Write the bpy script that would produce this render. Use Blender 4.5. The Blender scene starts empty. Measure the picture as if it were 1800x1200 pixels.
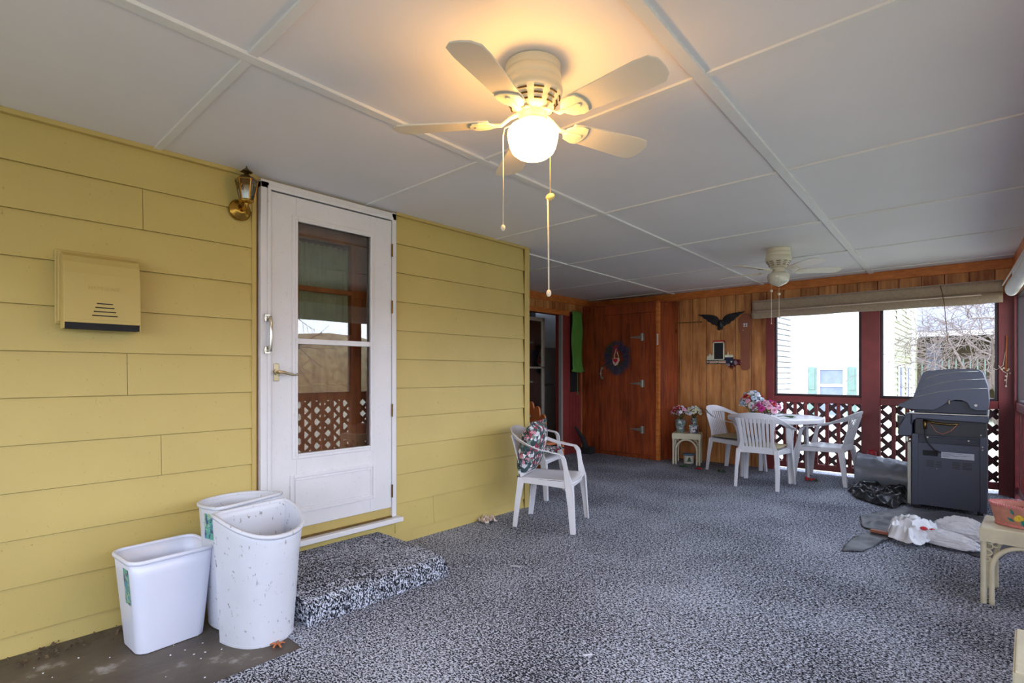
import bpy, math, random
from mathutils import Vector, Matrix, noise
R = math.radians
PI = math.pi
random.seed(7)
C = bpy.context.scene.collection
S = bpy.context.scene

# ------------------------------------------------------------------ camera, sky, exposure
cam_d = bpy.data.cameras.new('camera')
cam = bpy.data.objects.new('camera', cam_d); C.objects.link(cam)
cam.location = (0, 0, 1.235)
cam.rotation_euler = (R(90), 0, R(42.36))
cam_d.sensor_width = 36.0
cam_d.lens = 36.0 * 930 / 1800
cam_d.shift_y = 55 / 1800
cam_d.clip_start = 0.05; cam_d.clip_end = 300
S.camera = cam
S.view_settings.view_transform = 'Standard'
S.view_settings.look = 'None'
S.view_settings.gamma = 1.0
S.view_settings.use_curve_mapping = False
S.view_settings.exposure = 1.7
S.cycles.use_denoising = True
S.cycles.max_bounces = 10
S.cycles.diffuse_bounces = 6
S.cycles.transparent_max_bounces = 16
S.cycles.caustics_reflective = False
S.cycles.caustics_refractive = False
S.cycles.sample_clamp_indirect = 6

def lin(c):
    return tuple(((v / 255) / 12.92 if v / 255 <= 0.04045 else (((v / 255) + 0.055) / 1.055) ** 2.4) for v in c)

w = bpy.data.worlds.new('overcast_sky'); S.world = w; w.use_nodes = True
nt = w.node_tree; nt.nodes.clear()
wo = nt.nodes.new('ShaderNodeOutputWorld'); bg = nt.nodes.new('ShaderNodeBackground')
tc = nt.nodes.new('ShaderNodeTexCoord'); sx = nt.nodes.new('ShaderNodeSeparateXYZ'); cr = nt.nodes.new('ShaderNodeValToRGB')
nt.links.new(tc.outputs['Generated'], sx.inputs[0]); nt.links.new(sx.outputs['Z'], cr.inputs[0])
cr.color_ramp.elements[0].position = 0.0; cr.color_ramp.elements[0].color = (0.80, 0.86, 1.0, 1)
cr.color_ramp.elements[1].position = 0.7; cr.color_ramp.elements[1].color = (0.66, 0.78, 1.0, 1)
nt.links.new(cr.outputs[0], bg.inputs[0]); bg.inputs[1].default_value = 2.6
nt.links.new(bg.outputs[0], wo.inputs[0])

# ------------------------------------------------------------------ materials
def base_mat(name):
    m = bpy.data.materials.new(name); m.use_nodes = True
    n = m.node_tree.nodes; l = m.node_tree.links
    return m, n, l, n['Principled BSDF']

def ramp(n, a, b, ca, cb):
    r = n.new('ShaderNodeValToRGB')
    r.color_ramp.elements[0].position = a; r.color_ramp.elements[0].color = (*ca, 1)
    r.color_ramp.elements[1].position = b; r.color_ramp.elements[1].color = (*cb, 1)
    return r

def noise_node(n, l, scale, detail=3, mapping=None, rough=0.5):
    t = n.new('ShaderNodeTexCoord'); mp = n.new('ShaderNodeMapping'); ns = n.new('ShaderNodeTexNoise')
    mp.inputs['Scale'].default_value = mapping or (1, 1, 1)
    l.new(t.outputs['Object'], mp.inputs[0]); l.new(mp.outputs[0], ns.inputs['Vector'])
    ns.inputs['Scale'].default_value = scale; ns.inputs['Detail'].default_value = detail
    ns.inputs['Roughness'].default_value = rough
    return ns

def paint(name, rgb, rough=0.5, metal=0.0, var=0.12, scale=6, bump=0.0, bscale=60, dirt=None, dirt_amt=0.5, dscale=14, dstretch=(1, 1, 1), dth=(.60, .74), spec=0.5, trans=0.0, alpha=1.0):
    m, n, l, p = base_mat(name)
    c = lin(rgb)
    ns = noise_node(n, l, scale, 4)
    r = ramp(n, 0.3, 0.7, tuple(v * (1 - var) for v in c), tuple(min(1, v * (1 + var * 0.6)) for v in c))
    l.new(ns.outputs[0], r.inputs[0]); col = r.outputs[0]
    if dirt:
        d = noise_node(n, l, dscale, 6, dstretch, 0.65)
        dr = ramp(n, dth[0], dth[1], (0, 0, 0), (dirt_amt,) * 3)
        l.new(d.outputs[0], dr.inputs[0])
        mx = n.new('ShaderNodeMix'); mx.data_type = 'RGBA'
        l.new(dr.outputs[0], mx.inputs[0]); l.new(col, mx.inputs[6]); mx.inputs[7].default_value = (*lin(dirt), 1)
        col = mx.outputs[2]
    l.new(col, p.inputs['Base Color'])
    p.inputs['Roughness'].default_value = rough; p.inputs['Metallic'].default_value = metal
    p.inputs['Specular IOR Level'].default_value = spec
    if trans: p.inputs['Transmission Weight'].default_value = trans
    if alpha < 1: p.inputs['Alpha'].default_value = alpha
    if bump:
        b = n.new('ShaderNodeBump'); b.inputs['Strength'].default_value = bump; b.inputs['Distance'].default_value = 0.01
        bn = noise_node(n, l, bscale, 3); l.new(bn.outputs[0], b.inputs['Height']); l.new(b.outputs[0], p.inputs['Normal'])
    return m

def wood(name, dark, light, grain=(14, 14, 1.2), scale=3.0, rough=0.55, island=0.25, spec=0.4):
    m, n, l, p = base_mat(name)
    ns = noise_node(n, l, scale, 6, grain, 0.6)
    big = noise_node(n, l, 2.2, 3)
    ad = n.new('ShaderNodeMath'); ad.operation = 'ADD'
    m1 = n.new('ShaderNodeMath'); m1.operation = 'MULTIPLY'; m1.inputs[1].default_value = 0.55
    l.new(big.outputs[0], m1.inputs[0]); l.new(ns.outputs[0], ad.inputs[0]); l.new(m1.outputs[0], ad.inputs[1])
    g = n.new('ShaderNodeNewGeometry')
    m2 = n.new('ShaderNodeMath'); m2.operation = 'MULTIPLY_ADD'; m2.inputs[1].default_value = island; m2.inputs[2].default_value = -0.27 - island / 2
    l.new(g.outputs['Random Per Island'], m2.inputs[0])
    ad2 = n.new('ShaderNodeMath'); ad2.operation = 'ADD'
    l.new(ad.outputs[0], ad2.inputs[0]); l.new(m2.outputs[0], ad2.inputs[1])
    r = ramp(n, 0.28, 0.76, lin(dark), lin(light)); l.new(ad2.outputs[0], r.inputs[0]); l.new(r.outputs[0], p.inputs['Base Color'])
    p.inputs['Roughness'].default_value = rough; p.inputs['Specular IOR Level'].default_value = spec
    b = n.new('ShaderNodeBump'); b.inputs['Strength'].default_value = 0.15; b.inputs['Distance'].default_value = 0.004
    l.new(ns.outputs[0], b.inputs['Height']); l.new(b.outputs[0], p.inputs['Normal'])
    return m

def multi(name, cols, scale=30, rough=0.7, kind='vor'):
    m, n, l, p = base_mat(name)
    t = n.new('ShaderNodeTexCoord'); v = n.new('ShaderNodeTexVoronoi'); v.inputs['Scale'].default_value = scale
    dn = n.new('ShaderNodeTexNoise'); dn.inputs['Scale'].default_value = scale * 0.8
    va = n.new('ShaderNodeMix'); va.data_type = 'RGBA'; va.inputs[0].default_value = 0.04
    l.new(t.outputs['Object'], dn.inputs['Vector'])
    l.new(t.outputs['Object'], va.inputs[6]); l.new(dn.outputs['Color'], va.inputs[7]); l.new(va.outputs[2], v.inputs['Vector'])
    sp = n.new('ShaderNodeSeparateColor'); l.new(v.outputs['Color'], sp.inputs[0])
    r = n.new('ShaderNodeValToRGB'); r.color_ramp.interpolation = 'CONSTANT'
    e = r.color_ramp.elements
    e[0].position = 0; e[0].color = (*lin(cols[0]), 1); e[1].position = 1 / len(cols); e[1].color = (*lin(cols[1]), 1)
    for i in range(2, len(cols)):
        x = e.new(i / len(cols)); x.color = (*lin(cols[i]), 1)
    l.new(sp.outputs[0], r.inputs[0]); l.new(r.outputs[0], p.inputs['Base Color']); p.inputs['Roughness'].default_value = rough
    return m

def glassy(name, tint=(1, 1, 1), refl=0.08, rough=0.0):
    m = bpy.data.materials.new(name); m.use_nodes = True; n = m.node_tree.nodes; l = m.node_tree.links; n.clear()
    o = n.new('ShaderNodeOutputMaterial'); t = n.new('ShaderNodeBsdfTransparent'); g = n.new('ShaderNodeBsdfGlossy')
    t.inputs[0].default_value = (*tint, 1); g.inputs['Roughness'].default_value = rough
    f = n.new('ShaderNodeFresnel'); f.inputs[0].default_value = 1.5
    a = n.new('ShaderNodeMath'); a.operation = 'ADD'; a.inputs[1].default_value = refl; a.use_clamp = True
    x = n.new('ShaderNodeMixShader'); l.new(f.outputs[0], a.inputs[0]); l.new(a.outputs[0], x.inputs[0])
    l.new(t.outputs[0], x.inputs[1]); l.new(g.outputs[0], x.inputs[2]); l.new(x.outputs[0], o.inputs[0])
    return m

def emit(name, rgb, strength):
    m, n, l, p = base_mat(name)
    p.inputs['Base Color'].default_value = (*lin(rgb), 1)
    ns = noise_node(n, l, 3, 1); r = ramp(n, 0, 1, tuple(v * 0.98 for v in lin(rgb)), lin(rgb))
    l.new(ns.outputs[0], r.inputs[0]); l.new(r.outputs[0], p.inputs['Emission Color']); p.inputs['Emission Strength'].default_value = strength
    return m

def carpet_mat():
    """cut pile flecked black, grey and off-white: two sizes of fleck"""
    m, n, l, p = base_mat('carpet')
    a = noise_node(n, l, 85, 2, (1, 1.5, 1), 0.8)
    c = noise_node(n, l, 34, 3, (1.4, 1, 1), 0.7)
    b = noise_node(n, l, 1.3, 3)
    mc = n.new('ShaderNodeMath'); mc.operation = 'MULTIPLY_ADD'; mc.inputs[1].default_value = 0.28; mc.inputs[2].default_value = -0.14
    l.new(c.outputs[0], mc.inputs[0])
    mb = n.new('ShaderNodeMath'); mb.operation = 'MULTIPLY_ADD'; mb.inputs[1].default_value = 0.16; mb.inputs[2].default_value = -0.08
    l.new(b.outputs[0], mb.inputs[0])
    ad = n.new('ShaderNodeMath'); l.new(a.outputs[0], ad.inputs[0]); l.new(mb.outputs[0], ad.inputs[1])
    ae = n.new('ShaderNodeMath'); l.new(ad.outputs[0], ae.inputs[0]); l.new(mc.outputs[0], ae.inputs[1])
    r = ramp(n, 0.44, 0.57, (0.008, 0.008, 0.012), (0.58, 0.61, 0.71)); l.new(ae.outputs[0], r.inputs[0])
    e = r.color_ramp.elements.new(0.505); e.color = (0.115, 0.12, 0.145, 1)
    l.new(r.outputs[0], p.inputs['Base Color']); p.inputs['Roughness'].default_value = 0.95; p.inputs['Specular IOR Level'].default_value = 0.1
    bm = n.new('ShaderNodeBump'); bm.inputs['Strength'].default_value = 0.45; bm.inputs['Distance'].default_value = 0.006
    l.new(ae.outputs[0], bm.inputs['Height']); l.new(bm.outputs[0], p.inputs['Normal'])
    return m

def bag_mat():
    m, n, l, p = base_mat('white_polythene')
    p.inputs['Base Color'].default_value = (.93, .94, .98, 1); p.inputs['Roughness'].default_value = .2
    a = noise_node(n, l, 9, 4, (1, 2.5, 1)); r_ = ramp(n, .35, .65, (.82,) * 3, (1,) * 3); l.new(a.outputs[0], r_.inputs[0]); l.new(r_.outputs[0], p.inputs['Alpha'])
    t_ = n.new('ShaderNodeBsdfTranslucent'); t_.inputs[0].default_value = (.9, .91, .95, 1); x = n.new('ShaderNodeMixShader'); x.inputs[0].default_value = .2
    o = n['Material Output']; l.new(p.outputs[0], x.inputs[1]); l.new(t_.outputs[0], x.inputs[2]); l.new(x.outputs[0], o.inputs[0])
    b = n.new('ShaderNodeBump'); b.inputs['Strength'].default_value = .5; b.inputs['Distance'].default_value = .01
    w_ = noise_node(n, l, 16, 3, (1, 3, 1)); l.new(w_.outputs[0], b.inputs['Height']); l.new(b.outputs[0], p.inputs['Normal'])
    return m
M = dict(
    siding=paint('yellow_siding', (196, 174, 102), 0.5, var=0.05, scale=3, dirt=(120, 95, 50), dirt_amt=0.6, dscale=55, dstretch=(1, 1, .7), dth=(.64, .74), bump=0.05),
    siding_trim=paint('yellow_trim', (192, 168, 98), 0.5, var=0.06),
    ceiling=paint('ceiling_board', (232, 229, 229), 0.7, var=0.03, scale=1.5),
    batten=paint('ceiling_batten', (228, 227, 224), 0.5, var=0.03),
    carpet=carpet_mat(),
    slab=paint('stained_concrete', (92, 82, 72), 0.55, var=0.35, scale=5, dirt=(190, 188, 185), dirt_amt=0.7, dscale=5, bump=0.2, bscale=40),
    white=paint('white_door_paint', (222, 220, 222), 0.35, var=0.03, dirt=(110, 95, 85), dirt_amt=0.25, dscale=40),
    plastic=paint('white_resin', (215, 214, 218), 0.35, var=0.05, scale=8, dirt=(160, 145, 125), dirt_amt=0.3, dscale=9),
    plastic_new=paint('clean_white_plastic', (222, 225, 240), 0.3, var=0.02),
    plastic_old=paint('scuffed_white_plastic', (212, 214, 222), 0.4, var=0.05, dirt=(90, 75, 65), dirt_amt=0.8, dscale=48, dstretch=(1, 1, .6), dth=(.61, .68)),
    plank=wood('stained_planks', (138, 74, 32), (224, 160, 96), (8, 8, .8), 2.2, 0.5, 0.24),
    orange=wood('orange_trim', (176, 94, 38), (224, 138, 66), (3, 3, 10), 3, 0.45, 0.1),
    cabinet=wood('cabinet_wood', (98, 40, 18), (172, 82, 42), (10, 10, 1.0), 2.6, 0.42, 0.2),
    red=paint('dark_red_paint', (132, 50, 48), 0.45, var=0.15, scale=9, bump=0.05),
    lattice=paint('weathered_lattice', (96, 74, 74), 0.7, var=0.15),
    frame_dark=paint('dark_moulding', (48, 28, 30), 0.5),
    blind=paint('woven_blind', (172, 152, 128), 0.8, var=0.12, scale=40, bump=0.5, bscale=300),
    blind_white=paint('white_blind', (215, 210, 202), 0.7, var=0.06),
    blind_rail=paint('blind_rail', (180, 160, 148), 0.5),
    green=paint('green_fabric', (92, 150, 62), 0.8, var=0.08),
    brass=paint('aged_brass', (185, 140, 60), 0.25, 1.0, var=0.3, scale=20),
    brassd=paint('tarnished_brass', (120, 95, 55), 0.35, 1.0, var=0.35, scale=25),
    nickel=paint('dull_nickel', (186, 172, 140), 0.3, 1.0, var=0.15),
    steel=paint('galvanised_steel', (175, 172, 160), 0.4, 0.8, var=0.15, scale=30),
    chrome=paint('worn_chrome', (205, 200, 190), 0.2, 1.0, var=0.1),
    black=paint('black_metal', (26, 26, 30), 0.45, var=0.2),
    blackp=paint('black_plastic', (32, 33, 38), 0.4, var=0.2),
    grill=paint('charcoal_enamel', (62, 66, 80), 0.38, 0.1, var=0.08, scale=5, bump=0.03, bscale=200),
    grill_d=paint('dark_grill_panel', (34, 38, 50), 0.42, 0.1, var=0.1),
    cream=paint('cream_wicker', (218, 211, 182), 0.5, var=0.08, scale=20),
    cream_fan=paint('almond_enamel', (222, 214, 190), 0.35, var=0.03),
    blade=paint('fan_blade', (226, 216, 196), 0.4, var=0.04),
    globe_on=emit('lit_globe', (255, 192, 104), 15.0),
    globe_off=paint('opal_glass', (214, 210, 192), 0.12, var=0.02, spec=0.6),
    cord=paint('cotton_cord', (222, 205, 178), 0.8, var=0.1, scale=80),
    shell=paint('shell_pull', (230, 205, 130), 0.4),
    pane=glassy('door_glass', (0.9, 0.88, 0.86), 0.06),
    lampglass=glassy('bevelled_glass', (0.8, 0.82, 0.76), 0.12, 0.05),
    brown=wood('inner_door_brown', (150, 100, 66), (190, 134, 92), (8, 8, 1), 3, 0.5, 0.1),
    curtain=paint('green_curtain', (165, 195, 172), 0.85, var=0.15, scale=10),
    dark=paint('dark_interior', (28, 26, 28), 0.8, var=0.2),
    grey=paint('grey_metal_fridge', (150, 148, 145), 0.4, var=0.05),
    floral=multi('floral_cloth', [(42, 66, 72), (60, 84, 88), (200, 200, 205), (48, 66, 70), (150, 50, 66), (190, 130, 140), (46, 70, 68), (110, 130, 120), (225, 225, 225), (36, 52, 58)], 42, 0.8),
    tan=paint('tan_pad', (176, 160, 124), 0.8, var=0.12),
    f_red=paint('petal_red', (190, 34, 46), 0.6), f_pink=paint('petal_pink', (232, 172, 196), 0.6), f_white=paint('petal_white', (232, 232, 235), 0.6),
    f_cream=paint('petal_cream', (232, 230, 200), 0.6), f_mag=paint('petal_magenta', (205, 60, 150), 0.6), f_blue=paint('petal_pale_blue', (198, 214, 232), 0.6),
    f_yel=paint('petal_yellow', (230, 200, 60), 0.6), leaf=paint('leaf_green', (52, 86, 50), 0.6, var=0.3),
    vase=multi('painted_vase', [(110, 130, 122), (122, 140, 132), (150, 160, 158), (98, 120, 112), (160, 60, 78), (130, 146, 138), (205, 205, 205), (104, 124, 118)], 40, 0.2),
    vase_w=multi('white_blossom_base', [(215, 215, 220), (230, 230, 235), (60, 62, 78), (205, 205, 212), (90, 95, 110)], 45, 0.3),
    tin=multi('painted_tin', [(210, 205, 190), (218, 214, 200)], 20, 0.4), tinb=paint('blue_rim', (92, 125, 150), 0.4),
    terracotta=paint('pink_basket_pot', (206, 142, 124), 0.6, var=0.18, scale=25), pot_in=paint('terracotta_inside', (186, 118, 84), 0.8), pinkrim=paint('pink_glaze', (222, 140, 138), 0.4),
    teal=paint('teal_leaf', (20, 118, 108), 0.4),
    cover=paint('grey_vinyl_cover', (122, 127, 138), 0.35, var=0.15, scale=4, bump=0.25, bscale=18),
    coverb=paint('black_vinyl', (30, 31, 36), 0.3, var=0.2, bump=0.3, bscale=20),
    tarp=paint('grey_tarp', (76, 76, 82), 0.5, var=0.18, scale=5, bump=0.2, bscale=25),
    bag=bag_mat(),
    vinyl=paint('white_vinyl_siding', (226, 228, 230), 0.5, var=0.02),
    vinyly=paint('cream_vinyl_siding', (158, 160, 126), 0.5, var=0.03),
    shutter=paint('sage_shutter', (112, 134, 124), 0.5), winblue=paint('pale_blind_window', (122, 130, 150), 0.2),
    roof=paint('grey_shingle', (104, 104, 116), 0.8, var=0.2, scale=12, bump=0.3),
    farwall=paint('tan_wall', (104, 92, 66), 0.8, var=0.35, scale=1.8), deck=paint('weathered_deck', (78, 66, 62), 0.8, var=0.2),
    bark=paint('pale_bark', (120, 106, 98), 0.85, var=0.25, scale=10), grass=paint('winter_grass', (158, 156, 134), 0.9, var=0.25, scale=3, dirt=(186, 176, 160), dirt_amt=0.8, dscale=2),
    brush=paint('winter_brush', (142, 126, 92), 0.9, var=0.4, scale=2.5, bump=0.5, bscale=5),
    navy=paint('navy_paint', (28, 32, 62), 0.5), paper=paint('paper_label', (175, 178, 188), 0.5), sticker=multi('sticker', [(60, 140, 170), (90, 170, 150), (60, 80, 120), (150, 190, 160)], 60, 0.4),
    lav=paint('dried_lavender', (78, 62, 98), 0.9, var=0.35, scale=30), twig=paint('dried_sprigs', (84, 80, 66), 0.9, var=0.3), lace=paint('cream_lace', (215, 195, 180), 0.8),
    board=paint('red_brown_board', (150, 88, 62), 0.55, var=0.12), capred=paint('red_cap', (176, 30, 40), 0.3), debris=paint('leaf_litter', (96, 78, 56), 0.9, var=0.4, scale=40),
    rubber=paint('rubber', (30, 28, 28), 0.8), scallop=paint('orange_pine', (186, 108, 58), 0.5, var=0.12),
)

# ------------------------------------------------------------------ mesh helpers
class MB:
    def __init__(s): s.v = []; s.f = []
    def add(s, vs, fs):
        o = len(s.v); s.v += [tuple(v) for v in vs]; s.f += [tuple(i + o for i in f) for f in fs]; return s
    def box(s, x0, x1, y0, y1, z0, z1):
        v = [(x, y, z) for z in (z0, z1) for y in (y0, y1) for x in (x0, x1)]
        return s.add(v, [(0, 2, 3, 1), (4, 5, 7, 6), (0, 1, 5, 4), (2, 6, 7, 3), (0, 4, 6, 2), (1, 3, 7, 5)])
    def obox(s, c, size, rot=(0, 0, 0)):
        from mathutils import Euler
        m = Euler(rot).to_matrix(); c = Vector(c); h = [q / 2 for q in size]
        v = [c + m @ Vector((x * h[0], y * h[1], z * h[2])) for z in (-1, 1) for y in (-1, 1) for x in (-1, 1)]
        return s.add(v, [(0, 2, 3, 1), (4, 5, 7, 6), (0, 1, 5, 4), (2, 6, 7, 3), (0, 4, 6, 2), (1, 3, 7, 5)])
    def tube(s, pts, r, n=8, closed=False):
        pts = [Vector(p) for p in pts]; k = len(pts); rr = r if isinstance(r, (list, tuple)) else [r] * k
        vs = []; up = None
        for i, p in enumerate(pts):
            a = pts[(i - 1) % k] if (closed or i > 0) else p; b = pts[(i + 1) % k] if (closed or i < k - 1) else p
            t = (b - a).normalized()
            if up is None: up = Vector((0, 0, 1)) if abs(t.z) < 0.9 else Vector((1, 0, 0))
            x = t.cross(up)
            if x.length < 1e-4: x = t.orthogonal()
            x.normalize(); y = x.cross(t).normalized(); up = y
            vs += [p + (x * math.cos(2 * PI * j / n) + y * math.sin(2 * PI * j / n)) * rr[i] for j in range(n)]
        fs = [(i * n + j, i * n + (j + 1) % n, ((i + 1) % k) * n + (j + 1) % n, ((i + 1) % k) * n + j) for i in range(k if closed else k - 1) for j in range(n)]
        if not closed: fs += [tuple(range(n - 1, -1, -1)), tuple((k - 1) * n + j for j in range(n))]
        return s.add(vs, fs)
    def sweep(s, pts, widths, wd, th, tdir):
        """flat bar: at each point a width, a width direction and a thickness direction"""
        k = len(pts); vs = []
        for i, p in enumerate(pts):
            p = Vector(p); W = Vector(wd[i]).normalized() * widths[i] / 2; T = Vector(tdir[i]).normalized() * th / 2
            vs += [p - W - T, p + W - T, p + W + T, p - W + T]
        fs = [(i * 4 + j, i * 4 + (j + 1) % 4, (i + 1) * 4 + (j + 1) % 4, (i + 1) * 4 + j) for i in range(k - 1) for j in range(4)]
        fs += [(3, 2, 1, 0), tuple((k - 1) * 4 + j for j in range(4))]
        return s.add(vs, fs)
    def lathe(s, prof, n=32, c=(0, 0, 0), sx=1, sy=1, cap=True):
        vs = [(c[0] + r * math.cos(2 * PI * j / n) * sx, c[1] + r * math.sin(2 * PI * j / n) * sy, c[2] + z) for r, z in prof for j in range(n)]
        k = len(prof)
        fs = [(i * n + j, i * n + (j + 1) % n, (i + 1) * n + (j + 1) % n, (i + 1) * n + j) for i in range(k - 1) for j in range(n)]
        if cap: fs += [tuple(range(n - 1, -1, -1)), tuple((k - 1) * n + j for j in range(n))]
        return s.add(vs, fs)
    def prism(s, poly, a, b, axis='y'):
        """poly in the two other axes (for y: x,z; for x: y,z; for z: x,y)"""
        def P(p, t): return {'y': (p[0], t, p[1]), 'x': (t, p[0], p[1]), 'z': (p[0], p[1], t)}[axis]
        n = len(poly); vs = [P(p, a) for p in poly] + [P(p, b) for p in poly]
        fs = [tuple(range(n)), tuple(range(2 * n - 1, n - 1, -1))] + [(i, i + n, (i + 1) % n + n, (i + 1) % n) for i in range(n)]
        return s.add(vs, fs)
    def grid(s, f, nu, nv, wrap=False):
        vs = [f(i / (nu if wrap else nu - 1), j / (nv - 1)) for i in range(nu) for j in range(nv)]
        fs = [(i * nv + j, ((i + 1) % nu) * nv + j, ((i + 1) % nu) * nv + j + 1, i * nv + j + 1) for i in range(nu if wrap else nu - 1) for j in range(nv - 1)]
        return s.add(vs, fs)
    def ball(s, c, r, n=12, m=8, sc=(1, 1, 1)):
        pr = [(max(1e-4, math.sin(PI * i / m)) * r, -math.cos(PI * i / m) * r) for i in range(m + 1)]
        vs = [(c[0] + a * math.cos(2 * PI * j / n) * sc[0], c[1] + a * math.sin(2 * PI * j / n) * sc[1], c[2] + z * sc[2]) for a, z in pr for j in range(n)]
        return s.add(vs, [(i * n + j, i * n + (j + 1) % n, (i + 1) * n + (j + 1) % n, (i + 1) * n + j) for i in range(m) for j in range(n)])
    def build(s, name, mat, parent=None, loc=None, rz=0, smooth=False, bev=0, sub=0, solid=0, label=None, kind=None, seg=2):
        me = bpy.data.meshes.new(name); me.from_pydata(s.v, [], s.f); me.update()
        o = bpy.data.objects.new(name, me); C.objects.link(o)
        me.materials.append(mat if not isinstance(mat, str) else M[mat])
        import bmesh
        b = bmesh.new(); b.from_mesh(me); bmesh.ops.recalc_face_normals(b, faces=b.faces); b.to_mesh(me); b.free()
        if smooth:
            me.polygons.foreach_set('use_smooth', [True] * len(me.polygons))
            if smooth == 'auto': me.set_sharp_from_angle(angle=R(40))
        if parent is not None: o.parent = parent
        if loc is not None: o.location = loc
        if rz: o.rotation_euler = (0, 0, rz)
        if solid:
            q = o.modifiers.new('thickness', 'SOLIDIFY'); q.thickness = solid; q.offset = 0
        if bev:
            q = o.modifiers.new('edge', 'BEVEL'); q.width = bev; q.segments = seg; q.limit_method = 'ANGLE'; q.angle_limit = R(40)
        if sub:
            q = o.modifiers.new('round', 'SUBSURF'); q.levels = sub; q.render_levels = sub
        if label: o['label'] = label
        if kind: o['kind'] = kind
        return o

def thing(name, label, cat, loc=(0, 0, 0), rz=0, group=None):
    o = bpy.data.objects.new(name, None); o.empty_display_size = 0.1; C.objects.link(o)
    o.location = loc; o.rotation_euler = (0, 0, rz); o['label'] = label; o['category'] = cat
    if group: o['group'] = group
    return o
def tag(o, label, cat, group=None, kind=None):
    o['label'] = label; o['category'] = cat
    if group: o['group'] = group
    if kind: o['kind'] = kind
    return o
def dup(root, label, loc, rz, group=None):
    r = root.copy(); C.objects.link(r); r.location = loc; r.rotation_euler = (0, 0, rz); r['label'] = label
    if group: r['group'] = group
    for ch in list(root.children):
        c = ch.copy(); C.objects.link(c); c.parent = r
        for g in ch.children:
            d = g.copy(); C.objects.link(d); d.parent = c
    return r
def struct(name, mb, mat, **k): return mb.build(name, mat, kind='structure', **k)
def text_mesh(body, size, extrude, name, mat, parent, loc, rot, space=1.0):
    cu = bpy.data.curves.new(name, 'FONT'); cu.body = body; cu.size = size; cu.extrude = extrude; cu.align_x = 'CENTER'; cu.space_character = space
    t = bpy.data.objects.new(name + '_curve', cu); C.objects.link(t)
    dg = bpy.context.evaluated_depsgraph_get(); me = bpy.data.meshes.new_from_object(t.evaluated_get(dg))
    bpy.data.objects.remove(t); o = bpy.data.objects.new(name, me); C.objects.link(o); me.materials.clear(); me.materials.append(M[mat])
    o.parent = parent; o.location = loc; o.rotation_euler = rot; return o

WX = -3.18      # face of the yellow wall
H = 2.385
BY = 7.30       # face of the back wall
CX, CY = 0.16, 7.30   # back right corner
RA = R(-87.2)   # right wall runs from the corner towards the camera, slightly splayed

# ------------------------------------------------------------------ floor, ceiling
b = MB(); b.box(-2.3, 0.9, -2.4, 7.5, -0.03, 0); b.box(-4.95, -2.3, 1.13, 7.5, -0.03, 0)
struct('floor', b, 'carpet')
b = MB(); b.box(-6.5, 0.9, -2.4, 7.5, -0.6, -0.031); b.box(WX - .1, -2.302, -2.4, 1.128, -0.031, -0.008); struct('floor_slab', b, 'slab')
b = MB(); b.box(-6.5, 0.95, -2.4, 7.55, H, H + 0.25); struct('ceiling', b, 'ceiling')
bt = 0
for Y in (0.78, 2.01, 3.27, 4.54, 5.81, 7.06):
    bt += 1; b = MB(); b.box(-4.78, 0.8, Y - 0.018, Y + 0.018, H - 0.009, H + 0.01); struct('trim_%d' % bt, b, 'batten', bev=0.002)
for (xa, xb) in ((-1.985, -2.235), (-0.775, -1.05), (-3.2, -3.46)):
    bt += 1; b = MB(); w_ = 0.024; y0, y1 = (-2.0, 7.28) if xa > -3 else (3.76, 7.28)
    f = lambda y: xa + (xb - xa) * (y - 0.4) / 6.9
    b.prism([(f(y0) - w_, y0), (f(y0) + w_, y0), (f(y1) + w_, y1), (f(y1) - w_, y1)], H - 0.013, H + 0.01, 'z'); struct('trim_%d' % bt, b, 'batten', bev=0.002)

# ------------------------------------------------------------------ yellow clapboard wall
def clap(b, y0, y1, joints, x=WX):
    zs = [-0.13 + 0.2085 * i for i in range(14)]
    for i, z in enumerate(zs):
        za, zb = max(z, -0.02), min(z + 0.2085, H)
        if zb <= za + 0.02: continue
        cuts = sorted([y0] + [j for j, k in joints if k == i and y0 < j < y1] + [y1])
        for a, c in zip(cuts, cuts[1:]):
            a2 = a + (0.0012 if a != y0 else 0); c2 = c - (0.0012 if c != y1 else 0)
            b.prism([(x - 0.016, za + .004), (x, za + .004), (x - 0.012, zb), (x - 0.02, zb)], a2, c2, 'y')
b = MB()
clap(b, -2.4, 1.262, [(0.72, 10), (0.57, 8), (0.655, 6), (0.80, 4), (0.02, 9), (-.9, 7)])
clap(b, 2.245, 3.655, [(2.60, 1)])
b.box(WX - 0.10, WX - 0.018, -2.4, 1.27, -0.03, H); b.box(WX - 0.10, WX - 0.018, 2.235, 3.70, -0.03, H)
b.box(WX - 0.10, WX - 0.018, 1.27, 2.235, -0.03, 0.215); b.box(WX - 0.02, WX - 0.006, 1.262, 2.245, -0.02, 0.2)
b.box(WX - 0.10, WX - 0.02, 1.27, 2.235, 2.36, H)
struct('wall_left', b, 'siding')
b = MB(); b.box(WX - 0.02, WX + 0.012, 3.655, 3.715, -0.03, H); b.box(WX - 0.02, WX + 0.004, 1.250, 1.275, -0.02, H)
b.box(WX - 0.01, WX + 0.02, -2.4, 1.25, H - 0.022, H); b.box(WX - 0.01, WX + 0.02, 2.24, 3.7, H - 0.02, H)
struct('trim_20', b, 'siding_trim', bev=0.002)
b = MB(); b.box(-4.9, WX - 0.0, 3.655, 3.715, -0.03, H); struct('wall_return', b, 'siding')

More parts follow.
